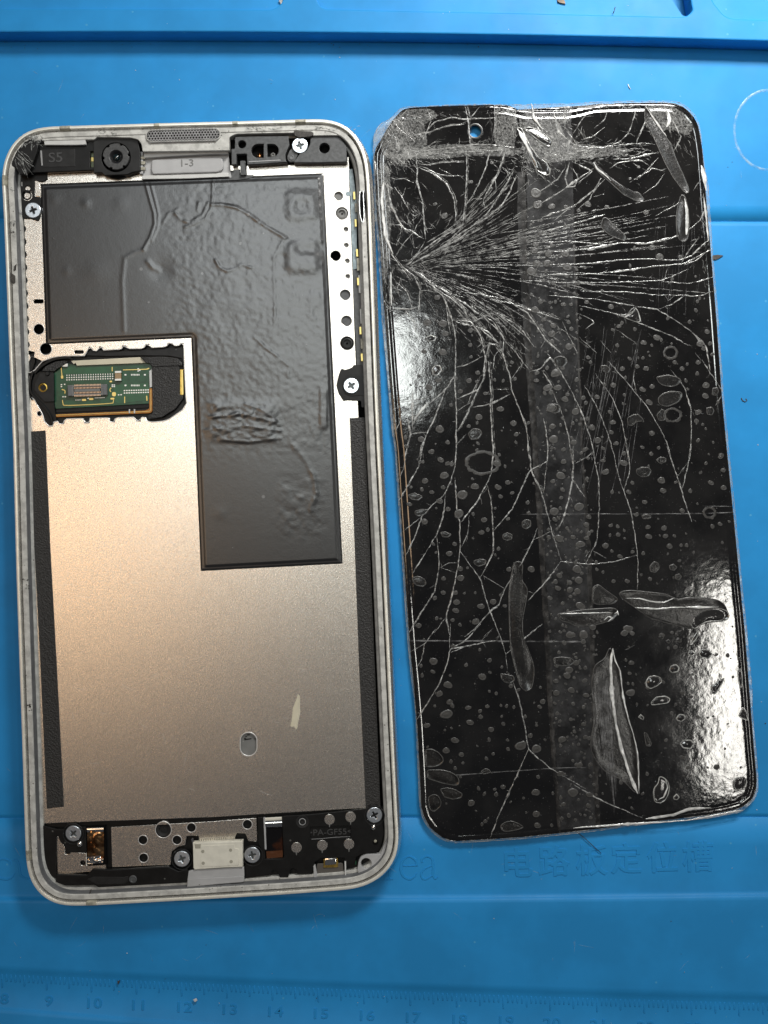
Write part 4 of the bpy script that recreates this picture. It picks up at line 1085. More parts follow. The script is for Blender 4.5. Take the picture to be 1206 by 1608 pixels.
# charging connector
pc = sheet('charging_connector', tr(190, 1270, 7.54, '850,405 1206,392 1440,385 1442,690 1206,700 870,722 856,700'), 37, 14, m_conn, phone, bevel=1.2)
sheet('connector_raised_face', tr(190, 1270, 7.54, '945,440 1206,428 1345,424 1348,470 1395,475 1395,665 1206,680 945,688'), 37.7, 1.2, m_conn, pc, bevel=0.5)
for x, y in ((318.5, 1337), (319, 1355.5), (362, 1335), (363, 1353)): sheet('connector_spot', circ(x, y, 2.6, 14), 38.1, .5, m_conn2, pc, bevel=.1)
sheet('corner_notch', tr(190, 1270, 7.54, '870,420 945,418 940,470 880,470'), 37.4, .6, m_conn2, pc, bevel=.1)
teeth = []
for k in range(17): teeth.append(pad(313 + k * 3.45, 1319.0 - k * .2, 1.5, 4.0, 34))
newobj('connector_teeth', join(teeth), m_glue, pc, kind='stuff')
for P in ('830,360 850,345 885,440 850,440', '1395,440 1412,375 1425,360 1405,450'):
    sheet('connector_tab', tr(190, 1270, 7.54, P), 33, 2, m_silver, pc, bevel=.3)
# grey plastic bottom channel
sheet('bottom_channel', roundpoly([(76, 1345), (86, 1368), (96, 1384), (106, 1394), (150, 1396), (297, 1391), (297, 1368), (383, 1363), (385, 1383), (500, 1376), (560, 1368), (604, 1345), (612, 1318), (618, 1330), (606, 1362), (590, 1376), (560, 1388), (300, 1404), (110, 1412), (84, 1400), (68, 1375), (62, 1345)], 3), 24.5, 8, m_greyp, phone, bevel=0.6)
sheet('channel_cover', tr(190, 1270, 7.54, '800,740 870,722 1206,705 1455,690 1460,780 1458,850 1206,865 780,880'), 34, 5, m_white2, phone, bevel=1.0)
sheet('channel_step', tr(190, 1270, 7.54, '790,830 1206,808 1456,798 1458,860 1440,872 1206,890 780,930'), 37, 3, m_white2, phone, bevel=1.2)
for x in (183, 194): sheet('channel_slot', [(x, 1391), (x + 3, 1391), (x - 2, 1398.5), (x - 5, 1398.5)], 25.0, .5, m_void, phone, bevel=.1)
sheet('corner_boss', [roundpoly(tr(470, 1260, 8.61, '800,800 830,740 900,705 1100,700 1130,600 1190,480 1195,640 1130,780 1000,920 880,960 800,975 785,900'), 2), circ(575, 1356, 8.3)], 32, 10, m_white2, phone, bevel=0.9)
sheet('channel_rib', tr(470, 1260, 8.61, '612,800 632,800 634,1015 616,1018'), 31, 6, m_white, phone, bevel=0.4)
sheet('channel_rib', tr(470, 1260, 8.61, '190,850 215,845 240,960 240,1010 195,1015'), 29, 6, m_white2, phone, bevel=0.6)
sheet('microphone_pad', roundpoly(tr(470, 1260, 8.61, '235,830 590,820 600,940 570,970 270,980 240,950'), 3), 26, 3, M('brown_grey_film', (0.10, 0.09, 0.08), rough=0.4), phone, bevel=0.5)
mc = sheet('microphone_can', tr(470, 1260, 8.61, '330,770 355,755 500,745 522,760 525,870 500,880 325,885'), 27.6, 3, m_brass, phone, bevel=0.6)
sheet('can_top', tr(470, 1260, 8.61, '345,760 500,750 502,840 345,855'), 31, 4, m_silver, mc, bevel=1.4)
sheet('green_board_corner', tr(470, 1260, 8.61, '640,800 770,790 768,840 650,850'), 26.8, 2, m_pcb2, phone, bevel=.3)
flecks(30, (310, 1385, 590, 1400), 45.9, m_dirt, 'lip_dirt', .4, 1.6, 95, phone)
for P in ('140,1402 142,1397 144,1396 142,1403',): sheet('lip_crack', tr(0, 0, 1, P), 46.4, .6, m_dirt, phone, bevel=.1)

# ================================================================== THE CRACKED SCREEN
zS = 12.0
scr_t = thing('cracked_screen', 'detached black phone screen lying face up, its glass shattered under a bubbled protective film', 'phone screen', Vector(W(885, 740, 0)))
OUT = tr(0, 0, 1, '588,262 587.5,245 590,232 598,220 606,205 616,190 626,178 634,171 650,168.5 700,166 770,164.5 800,165.5 812,172 830,174 900,173 915,168 930,163.5 990,161.5 1045,161 1062,163 1075,169 1088,181 1096,196 1100,215 '
         '1103.5,240 1106,270 1108,300 1112,350 1115,380 1118.5,420 1125,500 1133.5,620 1141,700 1153,820 1163,925 1169.5,990 1178,1100 1184,1175 1188.5,1225 1187,1243 1180,1257 1168,1266.5 1155,1271.5 1113,1280 1011,1292 920,1304 819,1315 730,1320.5 712,1321.5 695,1316 676,1301 665.5,1283 661,1266 '
         '659,1216 655,1142 648.6,1067 643.6,1017 638.6,949 632,849 627,775 622,700 618.6,681 612,600 605,507 600,440 597,389 592,339')
OUTs = resample_closed(OUT, 900, 1)
hole_c = (746, 206); hole_r = 11.0
sheet('panel_back', [[tuple(p) for p in OUTs[::3]], circ(*hole_c, hole_r, 32)], zS - 1.2, 10.0, m_slab, scr_t, bevel=1.2)
# glass surface as rows across the outline
ax = np.array([665 - 588.0, 1290 - 262.0]); ax = np.array([0.0725, 1.0]); ax /= np.linalg.norm(ax)
sx_ = np.array([ax[1], -ax[0]])
A = np.stack([OUTs @ sx_, OUTs @ ax], 1)
smin, smax = A[:, 1].min(), A[:, 1].max()
rowsS = list(np.linspace(smin + .4, smin + 60, 40, endpoint=False)) + list(np.linspace(smin + 60, smax - 70, 500, endpoint=False)) + list(np.linspace(smax - 70, smax - .4, 48))
NX = 260
GX = np.zeros((len(rowsS), NX)); GY = GX.copy()
A2 = np.roll(A, -1, 0)
for i, s in enumerate(rowsS):
    c = (A[:, 1] - s) * (A2[:, 1] - s) < 0
    t = (s - A[c, 1]) / (A2[c, 1] - A[c, 1]); us = A[c, 0] + t * (A2[c, 0] - A[c, 0])
    if len(us) < 2: us = np.array([A[:, 0].mean() - 1, A[:, 0].mean() + 1])
    uu_ = np.linspace(us.min(), us.max(), NX)
    P = uu_[:, None] * sx_[None] + s * ax[None]
    GX[i] = P[:, 0]; GY[i] = P[:, 1]
dd = dist_poly(GX, GY, [tuple(p) for p in OUTs[::6]] + [tuple(OUTs[0])])
def surf(X, Y):
    z = 0.08 * (fbm(X, Y, 9, 3, 101) - .5)
    wl = smooth01((X - 1040 - (Y - 900) * 0.08) / 50) * smooth01((Y - 830) / 60)     # strongly rippled film at lower right
    z = z + wl * 0.09 * (fbm(X, Y, 5, 3, 111) - .5)
    z = z + 0.2 * (fbm(X, Y, 60, 2, 121) - .5)
    ul = smooth01((720 - X) / 60) * smooth01((560 - Y) / 120)
    z = z + ul * 0.15 * (fbm(X, Y, 16, 3, 131) - .5)
    tp = smooth01((250 - Y) / 40) * 1.0
    z = z + tp * 0.3 * (fbm(X, Y, 14, 3, 141) - .5)
    return z
SZ = zS + surf(GX, GY) - 1.3 * (1 - smooth01(dd / 3.0)) - 0.9 * np.exp(-((dd - 9.5) / 1.6) ** 2)
hm = np.hypot(GX - hole_c[0], GY - hole_c[1]) > hole_r + 1.0
grid_obj('glass_face', GX, GY, SZ, m_glass, scr_t, mask=hm)
newobj('camera_hole_rim', rimline(circ(*hole_c, hole_r, 40), 3.4, zS + .1, .6), m_slab, scr_t, True)
_gx, _gy = np.meshgrid(np.arange(560, 1216, 1.0), np.arange(140, 1350, 1.0))
_SG = surf(_gx, _gy)
def sz(x, y):
    i = min(max(int(y + .5) - 140, 0), _SG.shape[0] - 1); j_ = min(max(int(x + .5) - 560, 0), _SG.shape[1] - 1)
    return zS + float(_SG[i, j_])

from mathutils.geometry import intersect_point_line
OUTL = [tuple(p) for p in OUTs[::6]]
def inside(x, y, L=OUTL):
    c = False; n = len(L); j_ = n - 1
    for i in range(n):
        xi, yi = L[i]; xj, yj = L[j_]
        if (yi > y) != (yj > y) and x < (xj - xi) * (y - yi) / (yj - yi) + xi: c = not c
        j_ = i
    return c
OA = np.array(OUTL)
def edged(x, y): return float(np.min(np.hypot(OA[:, 0] - x, OA[:, 1] - y)))

# clear film overhang
FO = tr(0, 0, 1, '587,262 586,236 586.5,214 592,200 600,192 611,189 618,181 626,172.5 631,168 670,167 700,165 750,163.5 812,164.5 860,163.5 905,162.5 925,160.5 1000,158.5 1050,158.5 1066,160 1078,167 1091,180 1099,197 1102,225 1106,262 1112,290 1113,300 '
        '1118,380 1121,420 1128,500 1136,620 1144,700 1156,820 1166,925 1173,990 1182,1090 1181,1110 1187,1175 1191,1225 1190,1246 1182,1260 1170,1270 1166,1275 1113,1285 1011,1294.5 920,1307 819,1317.5 730,1323 711,1324 692,1318 673,1302 663,1284 659,1266 '
        '656,1200 652,1110 646,1067 641,1017 636,949 630,849 625,775 620,700 616,681 609,600 600,507 597,440 594,389 589,339')
sheet('clear_film_edge', [[tuple(p) for p in resample_closed(FO, 400, 1)], [tuple(p) for p in OUTs[::3]]], zS - 3.0, .8, m_film, scr_t, bevel=0.2)
newobj('film_edge_line', rimline([tuple(p) for p in resample_closed(FO, 500, 1)], 1.3, zS - 3.0, .9), m_crack_f, scr_t, True)
newobj('glass_edge_line', rimline([tuple(p) for p in OUTs[::2]], 1.1, zS - 1.3, .9), m_crack_f, scr_t, True)

# --- cracks
def ribbon(P, w, seed, jit=0.6, h=0.9, taper=True, stepl=5.0, up=0.12):
    r = random.Random(seed)
    P = [Vector(p) for p in P]; N = len(P); pts = []
    for i in range(N - 1):
        p0 = P[max(i - 1, 0)]; p1 = P[i]; p2 = P[i + 1]; p3 = P[min(i + 2, N - 1)]
        n = max(2, int((p2 - p1).length / stepl))
        for k in range(n):
            t = k / n
            lin = p1.lerp(p2, t)
            cr = 0.5 * ((2 * p1) + (p2 - p0) * t + (2 * p0 - 5 * p1 + 4 * p2 - p3) * t * t + (3 * p1 - p0 - 3 * p2 + p3) * t ** 3)
            v = lin.lerp(cr, 0.3)
            pts.append(v + Vector((r.uniform(-jit, jit), r.uniform(-jit, jit))))
    pts.append(P[-1])
    V = []; F = []; n = len(pts); wv = 1.0
    for i, p in enumerate(pts):
        d = pts[min(i + 1, n - 1)] - pts[max(i - 1, 0)]
        d = d.normalized() if d.length else Vector((1, 0))
        nn = Vector((-d.y, d.x))
        wv = 0.6 * wv + 0.4 * r.uniform(0.35, 1.9)
        if r.random() < 0.05: wv *= 1.8
        ww = w * wv * 0.5
        if taper: ww *= min(1.0, 0.25 + i / 4.0, 0.25 + (n - 1 - i) / 4.0)
        z = sz(p.x, p.y) + up
        sk = r.uniform(-.5, .5)
        for s, hh in ((-1, 0), (sk, h * min(1, ww)), (1, 0)):
            V.append(W(p.x + nn.x * ww * s, p.y + nn.y * ww * s, z + hh))
    for i in range(n - 1):
        for k in range(2):
            a = i * 3 + k; F.append((a, a + 1, a + 4, a + 3))
    return V, F
def add_mesh(acc, vf):
    b = len(acc[0]); acc[0].extend(vf[0]); acc[1].extend([tuple(i + b for i in f) for f in vf[1]])
C1 = (570, 140, 4.02); C2 = (850, 140, 4.02); C3 = (580, 420, 4.02); C4 = (860, 420, 4.02); C5 = (600, 700, 4.02); C6 = (880, 700, 4.02); C7 = (620, 980, 4.02); C8 = (900, 980, 3.94)
CR = {
 C1: '''650,380 655,500 650,620 645,720 630,850|800,380 780,480 740,580 690,680 650,730|900,380 870,480 830,570 790,640 760,700|970,540 930,640 870,740 780,810 700,860 600,920 520,980 420,1040 300,1110
950,520 890,620 840,700 780,790 700,850|870,500 835,570 840,640|340,490 440,530 520,590 570,680 585,780 580,850|330,400 345,500 340,590 375,700 385,820 395,950|160,550 210,570 260,565 320,590
160,640 175,720 220,820 260,880 310,900 385,945|320,900 260,970 230,1010 200,1060|390,960 350,1030 270,1110|590,850 500,910 400,970|640,850 560,900 450,960 350,1040 280,1110|700,870 600,950 480,1010 330,1090
310,930 320,1000 360,1000|240,880 235,930 210,990|380,490 480,540 640,550|400,480 520,460 640,460|250,400 400,390 560,370 700,350 800,350 960,370|260,430 400,410 580,400 800,390 900,380
350,330 450,210 560,180 660,190 830,180|300,300 420,270 540,230 640,220|660,110 680,180 740,110|830,100 835,200 815,330|870,100 835,190|150,210 200,300 230,400|130,200 90,250 75,320|280,130 220,190 160,210
160,560 120,640 125,760 150,940 180,1040 230,1110|155,570 165,700|350,600 370,700|380,800 340,860 320,900|160,850 240,860 245,900|230,1110 300,1206|200,1050 250,1120 350,1206|185,1110 180,1206|480,500 560,540|630,850 610,890 560,940 480,990
650,730 700,690 750,690|760,700 770,760|300,780 330,800 380,770|200,620 250,690 300,780|240,700 270,620|640,100 660,170 670,260 680,380|400,110 430,200 380,320|190,200 240,260 330,330|960,100 975,240 1090,470|1060,90 1100,240 1180,340
700,400 760,410 800,370|940,330 900,360 860,420|350,470 430,480|1000,500 1010,560|1206,590 1060,680|150,950 100,940|320,470 340,500''',
 C2: '''0,810 200,740 330,640 400,570|0,720 100,660 200,590 330,500|0,900 200,850 400,790|0,1030 300,1010 500,970 660,975 800,945 900,910 1000,830 1040,740|0,1110 300,1100 600,1070 860,1080 950,1050 1000,1000 1060,950
80,830 180,750 220,740|430,1160 700,1120 900,1100 1080,1010|720,800 850,730 900,690|1000,930 930,1020 880,1110|1060,1010 980,1080 900,1110|180,460 150,560 170,620 210,610 230,560 200,500|200,460 320,520 230,590
640,660 720,610 780,530|190,300 250,200 330,110|330,250 400,190 430,110|160,260 240,360 400,370 500,330 560,260 600,120|250,320 320,300 400,240|490,160 530,90|600,340 640,240 680,170 720,110|500,350 640,340 720,350
220,400 320,370 540,350|440,440 540,440 640,420 740,400|430,500 500,460 620,450 680,480|560,590 650,530 740,430|600,570 700,500 780,520|150,100 150,250|70,120 110,270 180,330|0,240 70,290|160,450 60,400|330,680 400,660
0,970 160,960 400,980|0,640 100,570 150,500|150,450 190,300|780,110 810,240|830,100 780,240|800,150 880,300 830,400|1000,820 1040,870|0,1180 120,1166 200,1170|240,750 300,700 380,560|1010,560 960,640''',
 C4: '''0,45 300,40 600,0|0,95 400,95 720,80 890,10|720,90 900,100 1045,60|200,150 500,155 700,175 860,175 900,180 980,175 1045,150|0,175 300,200 560,245 690,265 800,330 900,400 1000,500 1025,650|690,265 790,230 860,180
200,240 420,290 600,360 780,430 890,495|0,460 100,560|380,590 480,700 570,810 640,900 700,1000 750,1100 780,1206|300,670 400,810 470,980 510,1206|230,740 310,880 380,1050 425,1206|150,780 220,930 270,1080 300,1206
30,780 90,920 130,1060 150,1206|780,650 860,750 905,900 905,1100 890,1206|970,580 1030,670 1110,790|330,460 400,540|550,640 540,690 560,800|430,390 560,480|410,290 490,300 550,250 590,345|480,310 560,260|540,240 545,330
0,545 60,620 150,780|190,290 280,330 290,350 240,390|930,540 970,590|730,90 760,0|1110,790 1060,870|285,1160 240,1206|740,170 760,210 800,180|200,440 310,540|90,340 200,570''',
 C3: '''130,20 130,250|150,260 250,265 320,240|280,50 320,140 310,300|250,0 380,90 480,210 520,330 545,450 545,600 540,750 550,900 545,1206|480,210 510,420|380,90 560,200 700,300 800,380 850,450 840,540 890,700 900,780 950,900 990,1010 1010,1206
520,330 640,340 700,430 730,560 720,700 650,850 600,960 550,1040|640,350 740,300 700,290|700,290 780,340 830,420 860,470|540,630 600,620 720,560|540,680 480,770 400,840 300,930 280,990|480,770 420,930 350,1080 310,1206|270,1050 360,1040
550,830 690,770|550,910 640,850|650,885 770,860 890,800|740,560 760,480 820,500|830,510 790,560 780,650|750,590 770,800 765,870 785,1206|700,390 830,490|860,470 920,530 970,600 1010,650|970,600 890,710|790,770 880,770
1010,660 1080,640 1140,570 1190,640|800,280 950,380 1040,500|860,330 980,430|860,200 1000,290 1110,450 1206,540|1110,460 1080,510|760,200 900,230 1206,330|240,270 190,320|220,260 280,350 310,460|240,950 260,1050 220,1206
150,920 160,1050|210,930 160,1050|1090,650 1160,760|1100,950 1125,1100 1125,1206|170,90 240,160 270,260|200,60 170,150|130,260 90,210|100,270 150,250|400,90 500,160 600,190|450,150 560,230 640,330|520,330 600,360 660,370
660,370 740,400 830,490|320,145 400,148|200,850 270,840 330,830 400,800|270,780 275,1040|140,900 210,870|545,1130 600,1060|760,470 700,540|690,700 620,860|555,200 600,260 620,320|640,240 720,290|600,160 700,170 860,200''',
 C5: '''160,0 140,130 100,230|260,0 230,130 170,240 110,340|470,0 460,130 430,230 390,310 300,390 250,450 210,570 150,690|250,450 130,540|400,300 385,450 345,560 190,810|345,560 360,770 330,920 250,1050 170,1180|460,200 475,430 490,480 490,660 480,760 440,950 405,1080 430,1206
405,1080 330,1180|705,0 690,170 660,240 600,350 500,480|550,440 540,560 500,640|660,240 690,350 700,540 700,680 620,830|700,540 820,400 880,270 940,150 1040,100 1045,0|490,660 560,760 620,840 665,1000 740,1190|930,0 940,150 1000,280 1050,450 1070,540 1130,720
1206,0 1206,200 1150,450 1100,540|980,520 950,600 880,740 820,830 770,910 740,1000 680,1050 580,1160 520,1206|640,820 770,900|950,600 1060,540|1130,730 1040,850 920,980|1130,730 1206,740|370,770 420,740 480,740|370,770 465,800|1040,100 1020,300|640,1206 700,1150''',
 C6: '''60,0 80,120 75,210 160,330|80,120 205,45 200,0|205,45 240,200 245,400 230,600 160,740|75,210 50,350 0,500|325,0 370,200 440,400 470,560 490,720 485,910|420,0 440,150 400,280|670,0 740,200 800,400 830,480|830,0 810,100 770,270|810,100 740,190
0,730 200,748 350,730 480,690|200,660 290,710|190,660 160,700''',
 C7: '''540,0 450,100 350,160 330,250 280,380 200,510 140,600|350,160 500,130 650,100|630,0 660,60 700,190|930,0 700,190|700,190 710,290|750,370 790,500 830,700 845,790 980,910 1206,1040|845,790 760,980 680,1150 600,1350|90,180 190,120 260,30|190,120 170,220 130,290|350,0 345,160|90,50 140,0|610,40 550,100|350,180 450,140''',
 C8: '''0,990 150,1080 430,1200|320,160 380,130''',
}
BARBS = []
n_ = 0
for key, txt in CR.items():
    for ln in txt.replace('\n', '|').split('|'):
        if not ln.strip(): continue
        P = tr(*key, ln)
        L = sum(math.dist(a, b) for a, b in zip(P[:-1], P[1:]))
        w = 1.6 if L > 60 else 1.2
        if key in (C4, C6, C8): w *= 0.7
        if key in (C5, C7): w *= 0.85
        V, F = ribbon(P, w, n_)
        newobj('crack', mesh_from(V, F), m_crack, scr_t, True)
        rr2 = random.Random(n_ * 7)
        for (p, q_) in zip(P[:-1], P[1:]):
            if rr2.random() < .45:
                t = rr2.random(); x = p[0] + (q_[0] - p[0]) * t; y = p[1] + (q_[1] - p[1]) * t
                a = math.atan2(q_[1] - p[1], q_[0] - p[0]) + rr2.choice((-1, 1)) * rr2.uniform(.3, 1.1); Lb = rr2.uniform(4, 13)
                Pb = [(x, y), (x + Lb * .5 * math.cos(a), y + Lb * .5 * math.sin(a)), (x + Lb * math.cos(a + .2), y + Lb * math.sin(a + .2))]
                if all(inside(*k_) for k_ in Pb): BARBS.append(ribbon(Pb, w * .6, n_ * 9 + len(BARBS), jit=.5, h=.4, stepl=3))
        # faint twin running alongside
        if key in (C1, C3) and n_ % 2 == 0:
            P2 = [(x + 2.6, y - 1.8) for x, y in P]
            V, F = ribbon(P2, w * .6, n_ + 900)
            newobj('crack', mesh_from(V, F), m_crack_f, scr_t, True)
        n_ += 1
# the fan of fine radial cracks from the impact on the left edge
acc = ([], [])
for vf in BARBS: add_mesh(acc, vf)
r = random.Random(44)
imp = (634, 419)
for k in range(125):
    t = r.random()
    a = -0.62 + 1.15 * t
    L = r.uniform(90, 330) * (1 if abs(a) < 0.25 else 0.75)
    s0 = r.uniform(20, 150)
    bend = (a + 0.1) * 0.9 + r.uniform(-.05, .05)
    P = []
    for q_ in range(6):
        s = s0 + (L - s0) * q_ / 5
        aa = a + bend * (s / 330.0) * (0.9 if a > 0 else 0.55)
        P.append((imp[0] + s * math.cos(aa), imp[1] + s * math.sin(aa)))
    P = [p for p in P if inside(*p)]
    if len(P) > 2: add_mesh(acc, ribbon(P, r.uniform(.35, 1.15), 2000 + k, jit=.8, h=.5))
# long nearly level cracks running to the right edge
for k in range(26):
    y0 = 395 + r.uniform(-45, 55); x0 = r.uniform(740, 860); x1 = r.uniform(930, 1112)
    rise = r.uniform(-40, -5) if y0 < 415 else r.uniform(-10, 40)
    P = [(x0 + (x1 - x0) * q_ / 5, y0 + rise * (q_ / 5) ** 1.4 + (y0 - 415) * .25 * q_ / 5) for q_ in range(6)]
    if all(inside(*p) for p in P): add_mesh(acc, ribbon(P, r.uniform(.4, 1.0), 3000 + k, jit=.5, h=.5))
def crush(n, cx, cy, sx, sy, seed, ang=None, L0=4, L1=26, w=1.2):
    r = random.Random(seed)
    for k in range(n):
        x = r.gauss(cx, sx); y = r.gauss(cy, sy)
        a = r.uniform(0, 3.14) if ang is None else r.gauss(ang, .45)
        L = r.uniform(L0, L1); b = r.uniform(-.5, .5)
        P = [(x, y), (x + L * .5 * math.cos(a), y + L * .5 * math.sin(a)), (x + L * .5 * math.cos(a) + L * .5 * math.cos(a + b), y + L * .5 * math.sin(a) + L * .5 * math.sin(a + b))]
        if all(inside(*p) for p in P): add_mesh(acc, ribbon(P, r.uniform(.4, w), seed * 100 + k, jit=.5, h=.6, stepl=4))
crush(330, 622, 212, 14, 26, 1, 1.2)
crush(120, 650, 240, 26, 6, 21, .1, 4, 26)
crush(90, 700, 236, 40, 5, 22, -.05, 4, 30)
crush(120, 960, 168, 90, 3, 23, .05, 3, 14)
crush(160, 606, 300, 6, 50, 24, 1.5, 3, 18)
crush(60, 640, 418, 16, 8, 25, .2)
crush(70, 1060, 200, 18, 25, 26, 1.0, 4, 20)
crush(80, 690, 440, 30, 12, 27, .4, 4, 24)
crush(70, 640, 330, 22, 22, 28, 1.0, 4, 22)
crush(70, 622, 243, 14, 8, 2, 0.3)
crush(70, 640, 180, 40, 8, 3, 0.5, 4, 22)
crush(110, 600, 330, 7, 70, 4, 1.5, 4, 30)
crush(60, 607, 470, 6, 40, 5, 1.4)
crush(80, 755, 232, 50, 6, 6, -.1)
crush(70, 790, 195, 12, 18, 7, 1.7)
crush(300, 852, 212, 28, 28, 8, 1.0, 4, 24)
crush(260, 910, 240, 48, 9, 9, -.15, 4, 26)
crush(60, 1040, 190, 22, 16, 10, .9, 4, 22)
crush(60, 820, 260, 22, 10, 11, .4)
crush(120, 745, 490, 45, 20, 12, .6, 4, 24)
crush(90, 790, 540, 18, 22, 13, 1.2, 4, 18)
crush(60, 690, 370, 40, 25, 14, -.8)
crush(40, 660, 640, 12, 16, 15, 1.9)
crush(60, 1105, 330, 5, 60, 16, 1.5, 3, 14)
crush(120, 900, 480, 130, 90, 17, .3, 3, 12, .7)
newobj('fine_crack_network', mesh_from(*acc), m_crack_f, scr_t, True, kind='stuff')
# long faint scratches and film edges
for P, w in ((tr(*C6, '-250,432 100,430 240,430 600,430 890,427 1100,420'), .9), (tr(*C7, '90,105 400,106 700,108 1206,112'), 2.0), (tr(*C7, '160,970 500,945 1000,910 1206,905'), 1.0), (tr(*C6, '900,380 1080,383'), 1.0)):
    V, F = ribbon(P, w, 51, jit=.3, h=.3); newobj('film_crease', mesh_from(V, F), m_crack_faint, scr_t, True)
acc = ([], [])
for k in range(60):
    x = r.uniform(905, 1010); y = r.uniform(500, 700) ; a = 1.75 + r.uniform(-.1, .1); L = r.uniform(30, 110)
    P = [(x, y), (x + L * math.cos(a), y + L * math.sin(a))]
    if all(inside(*p) for p in P): add_mesh(acc, ribbon(P, r.uniform(.3, .7), 4000 + k, jit=.2, h=.2, stepl=14))
for k in range(40):
    x = r.uniform(1030, 1100); y = r.uniform(330, 460); a = 1.65 + r.uniform(-.1, .1); L = r.uniform(20, 60)
    P = [(x, y), (x + L * math.cos(a), y + L * math.sin(a))]
    if all(inside(*p) for p in P): add_mesh(acc, ribbon(P, r.uniform(.3, .6), 4100 + k, jit=.2, h=.2, stepl=14))
newobj('fine_scratches', mesh_from(*acc), m_crack_faint, scr_t, kind='stuff')

# --- film strips: seam band and second edge
def drape(name, L, Rr, z, mt, nu=5, nv=220, amp=.5, seed=1, zf=True):
    # L, Rr: left/right polylines with equal counts
    L = np.array(L, float); Rr = np.array(Rr, float)
    t = np.linspace(0, 1, len(L)); tv = np.linspace(0, 1, nv)
    l = np.stack([np.interp(tv, t, L[:, 0]), np.interp(tv, t, L[:, 1])], 1); rr = np.stack([np.interp(tv, t, Rr[:, 0]), np.interp(tv, t, Rr[:, 1])], 1)
    u = np.linspace(0, 1, nu)[None, :, None]
    P = l[:, None] * (1 - u) + rr[:, None] * u
    X, Y = P[..., 0], P[..., 1]
    X = X + (fbm(X, Y, 14, 2, seed) - .5) * 3.0
    Z = zS + surf(X, Y) + z + amp * (fbm(X, Y, 6, 2, seed + 3) - .3) * np.sin(np.pi * u[..., 0])
    Z[:, 0] = zS + surf(X[:, 0], Y[:, 0]) + .05; Z[:, -1] = zS + surf(X[:, -1], Y[:, -1]) + .05
    return grid_obj(name, X, Y, Z, mt, scr_t)
drape('film_seam', [(812, 270), (815, 400), (822, 520), (831, 640), (840, 760), (846, 860), (853, 960), (858, 1060), (864, 1160), (871, 1240), (876, 1304)],
      [(825, 270), (828, 400), (833, 520), (841, 640), (848, 760), (855, 860), (861, 960), (867, 1060), (871, 1160), (877, 1240), (881, 1304)], .35, m_strip, 5, 400, .6, 7)
drape('film_seam', [(897, 320), (903, 460), (909, 600), (914, 730), (922, 880), (926, 1000), (929, 1120), (931, 1220), (935, 1302)],
      [(899, 320), (906, 460), (912, 600), (917, 730), (929, 880), (933, 1000), (937, 1120), (939, 1220), (943, 1302)], .25, m_strip, 4, 300, .4, 17)

m_band = M('cloudy_film', (0.060, 0.060, 0.062), rough=0.3, spec=0.6, var=0.3, vscale=6, bump=0.5, bscale=20, speck=(24, 0.8, (0.14, 0.14, 0.14)), alpha=(0.10, 0.42, 2.2))
drape('cloudy_film_band', [(826, 175), (828, 400), (833, 520), (841, 640), (848, 760), (855, 860), (861, 960), (867, 1060), (871, 1160), (877, 1240), (881, 1303)],
      [(897, 175), (903, 400), (909, 520), (912, 640), (915, 760), (922, 860), (926, 960), (929, 1060), (931, 1160), (933, 1240), (935, 1299)], .06, m_band, 26, 500, .05, 27)
m_haze = M('crush_haze', (0.50, 0.50, 0.48), rough=0.35, spec=0.7, var=0.3, vscale=10, bump=1.0, bscale=14, alpha=(0.0, 0.30, 24.0), detail=8)  # whitish haze of the crushed zones painted as translucent patches, not loose powder
for k_, P in enumerate(('596,205 612,186 640,172 676,170 690,182 664,196 672,220 668,238 640,250 612,252 598,238', '640,234 700,226 760,228 800,234 830,238 800,246 740,244 690,250 650,250', '776,168 806,168 812,200 806,240 786,246 776,220',
                        '814,178 850,176 880,184 872,206 900,226 960,230 1000,236 950,246 890,252 850,258 822,250', '596,250 612,260 614,320 612,400 606,450 600,440 597,380 592,320', '1012,166 1050,164 1075,178 1090,200 1080,214 1050,200 1030,215 1012,196',
                        '870,168 900,168 895,190 880,196'
 )):
    Pp = [tuple(a) for a in resample_closed(tr(0, 0, 1, P), 60, 2)]
    cx_ = sum(a[0] for a in Pp) / 60; cy_ = sum(a[1] for a in Pp) / 60
    V = []; F = []; rg = [1, .8, .6, .4, .2]
    for s_ in rg:
        for (a, b) in Pp: V.append(W(cx_ + (a - cx_) * s_, cy_ + (b - cy_) * s_, sz(cx_ + (a - cx_) * s_, cy_ + (b - cy_) * s_) + .09))
    for q_ in range(4):
        for i in range(60): jn = (i + 1) % 60; F.append((q_ * 60 + i, q_ * 60 + jn, q_ * 60 + 60 + jn, q_ * 60 + 60 + i))
    F.append(tuple(240 + i for i in range(60)))
    me = mesh_from(V, F); fix_normals(me)
    newobj('crush_haze', me, m_haze, scr_t, True)

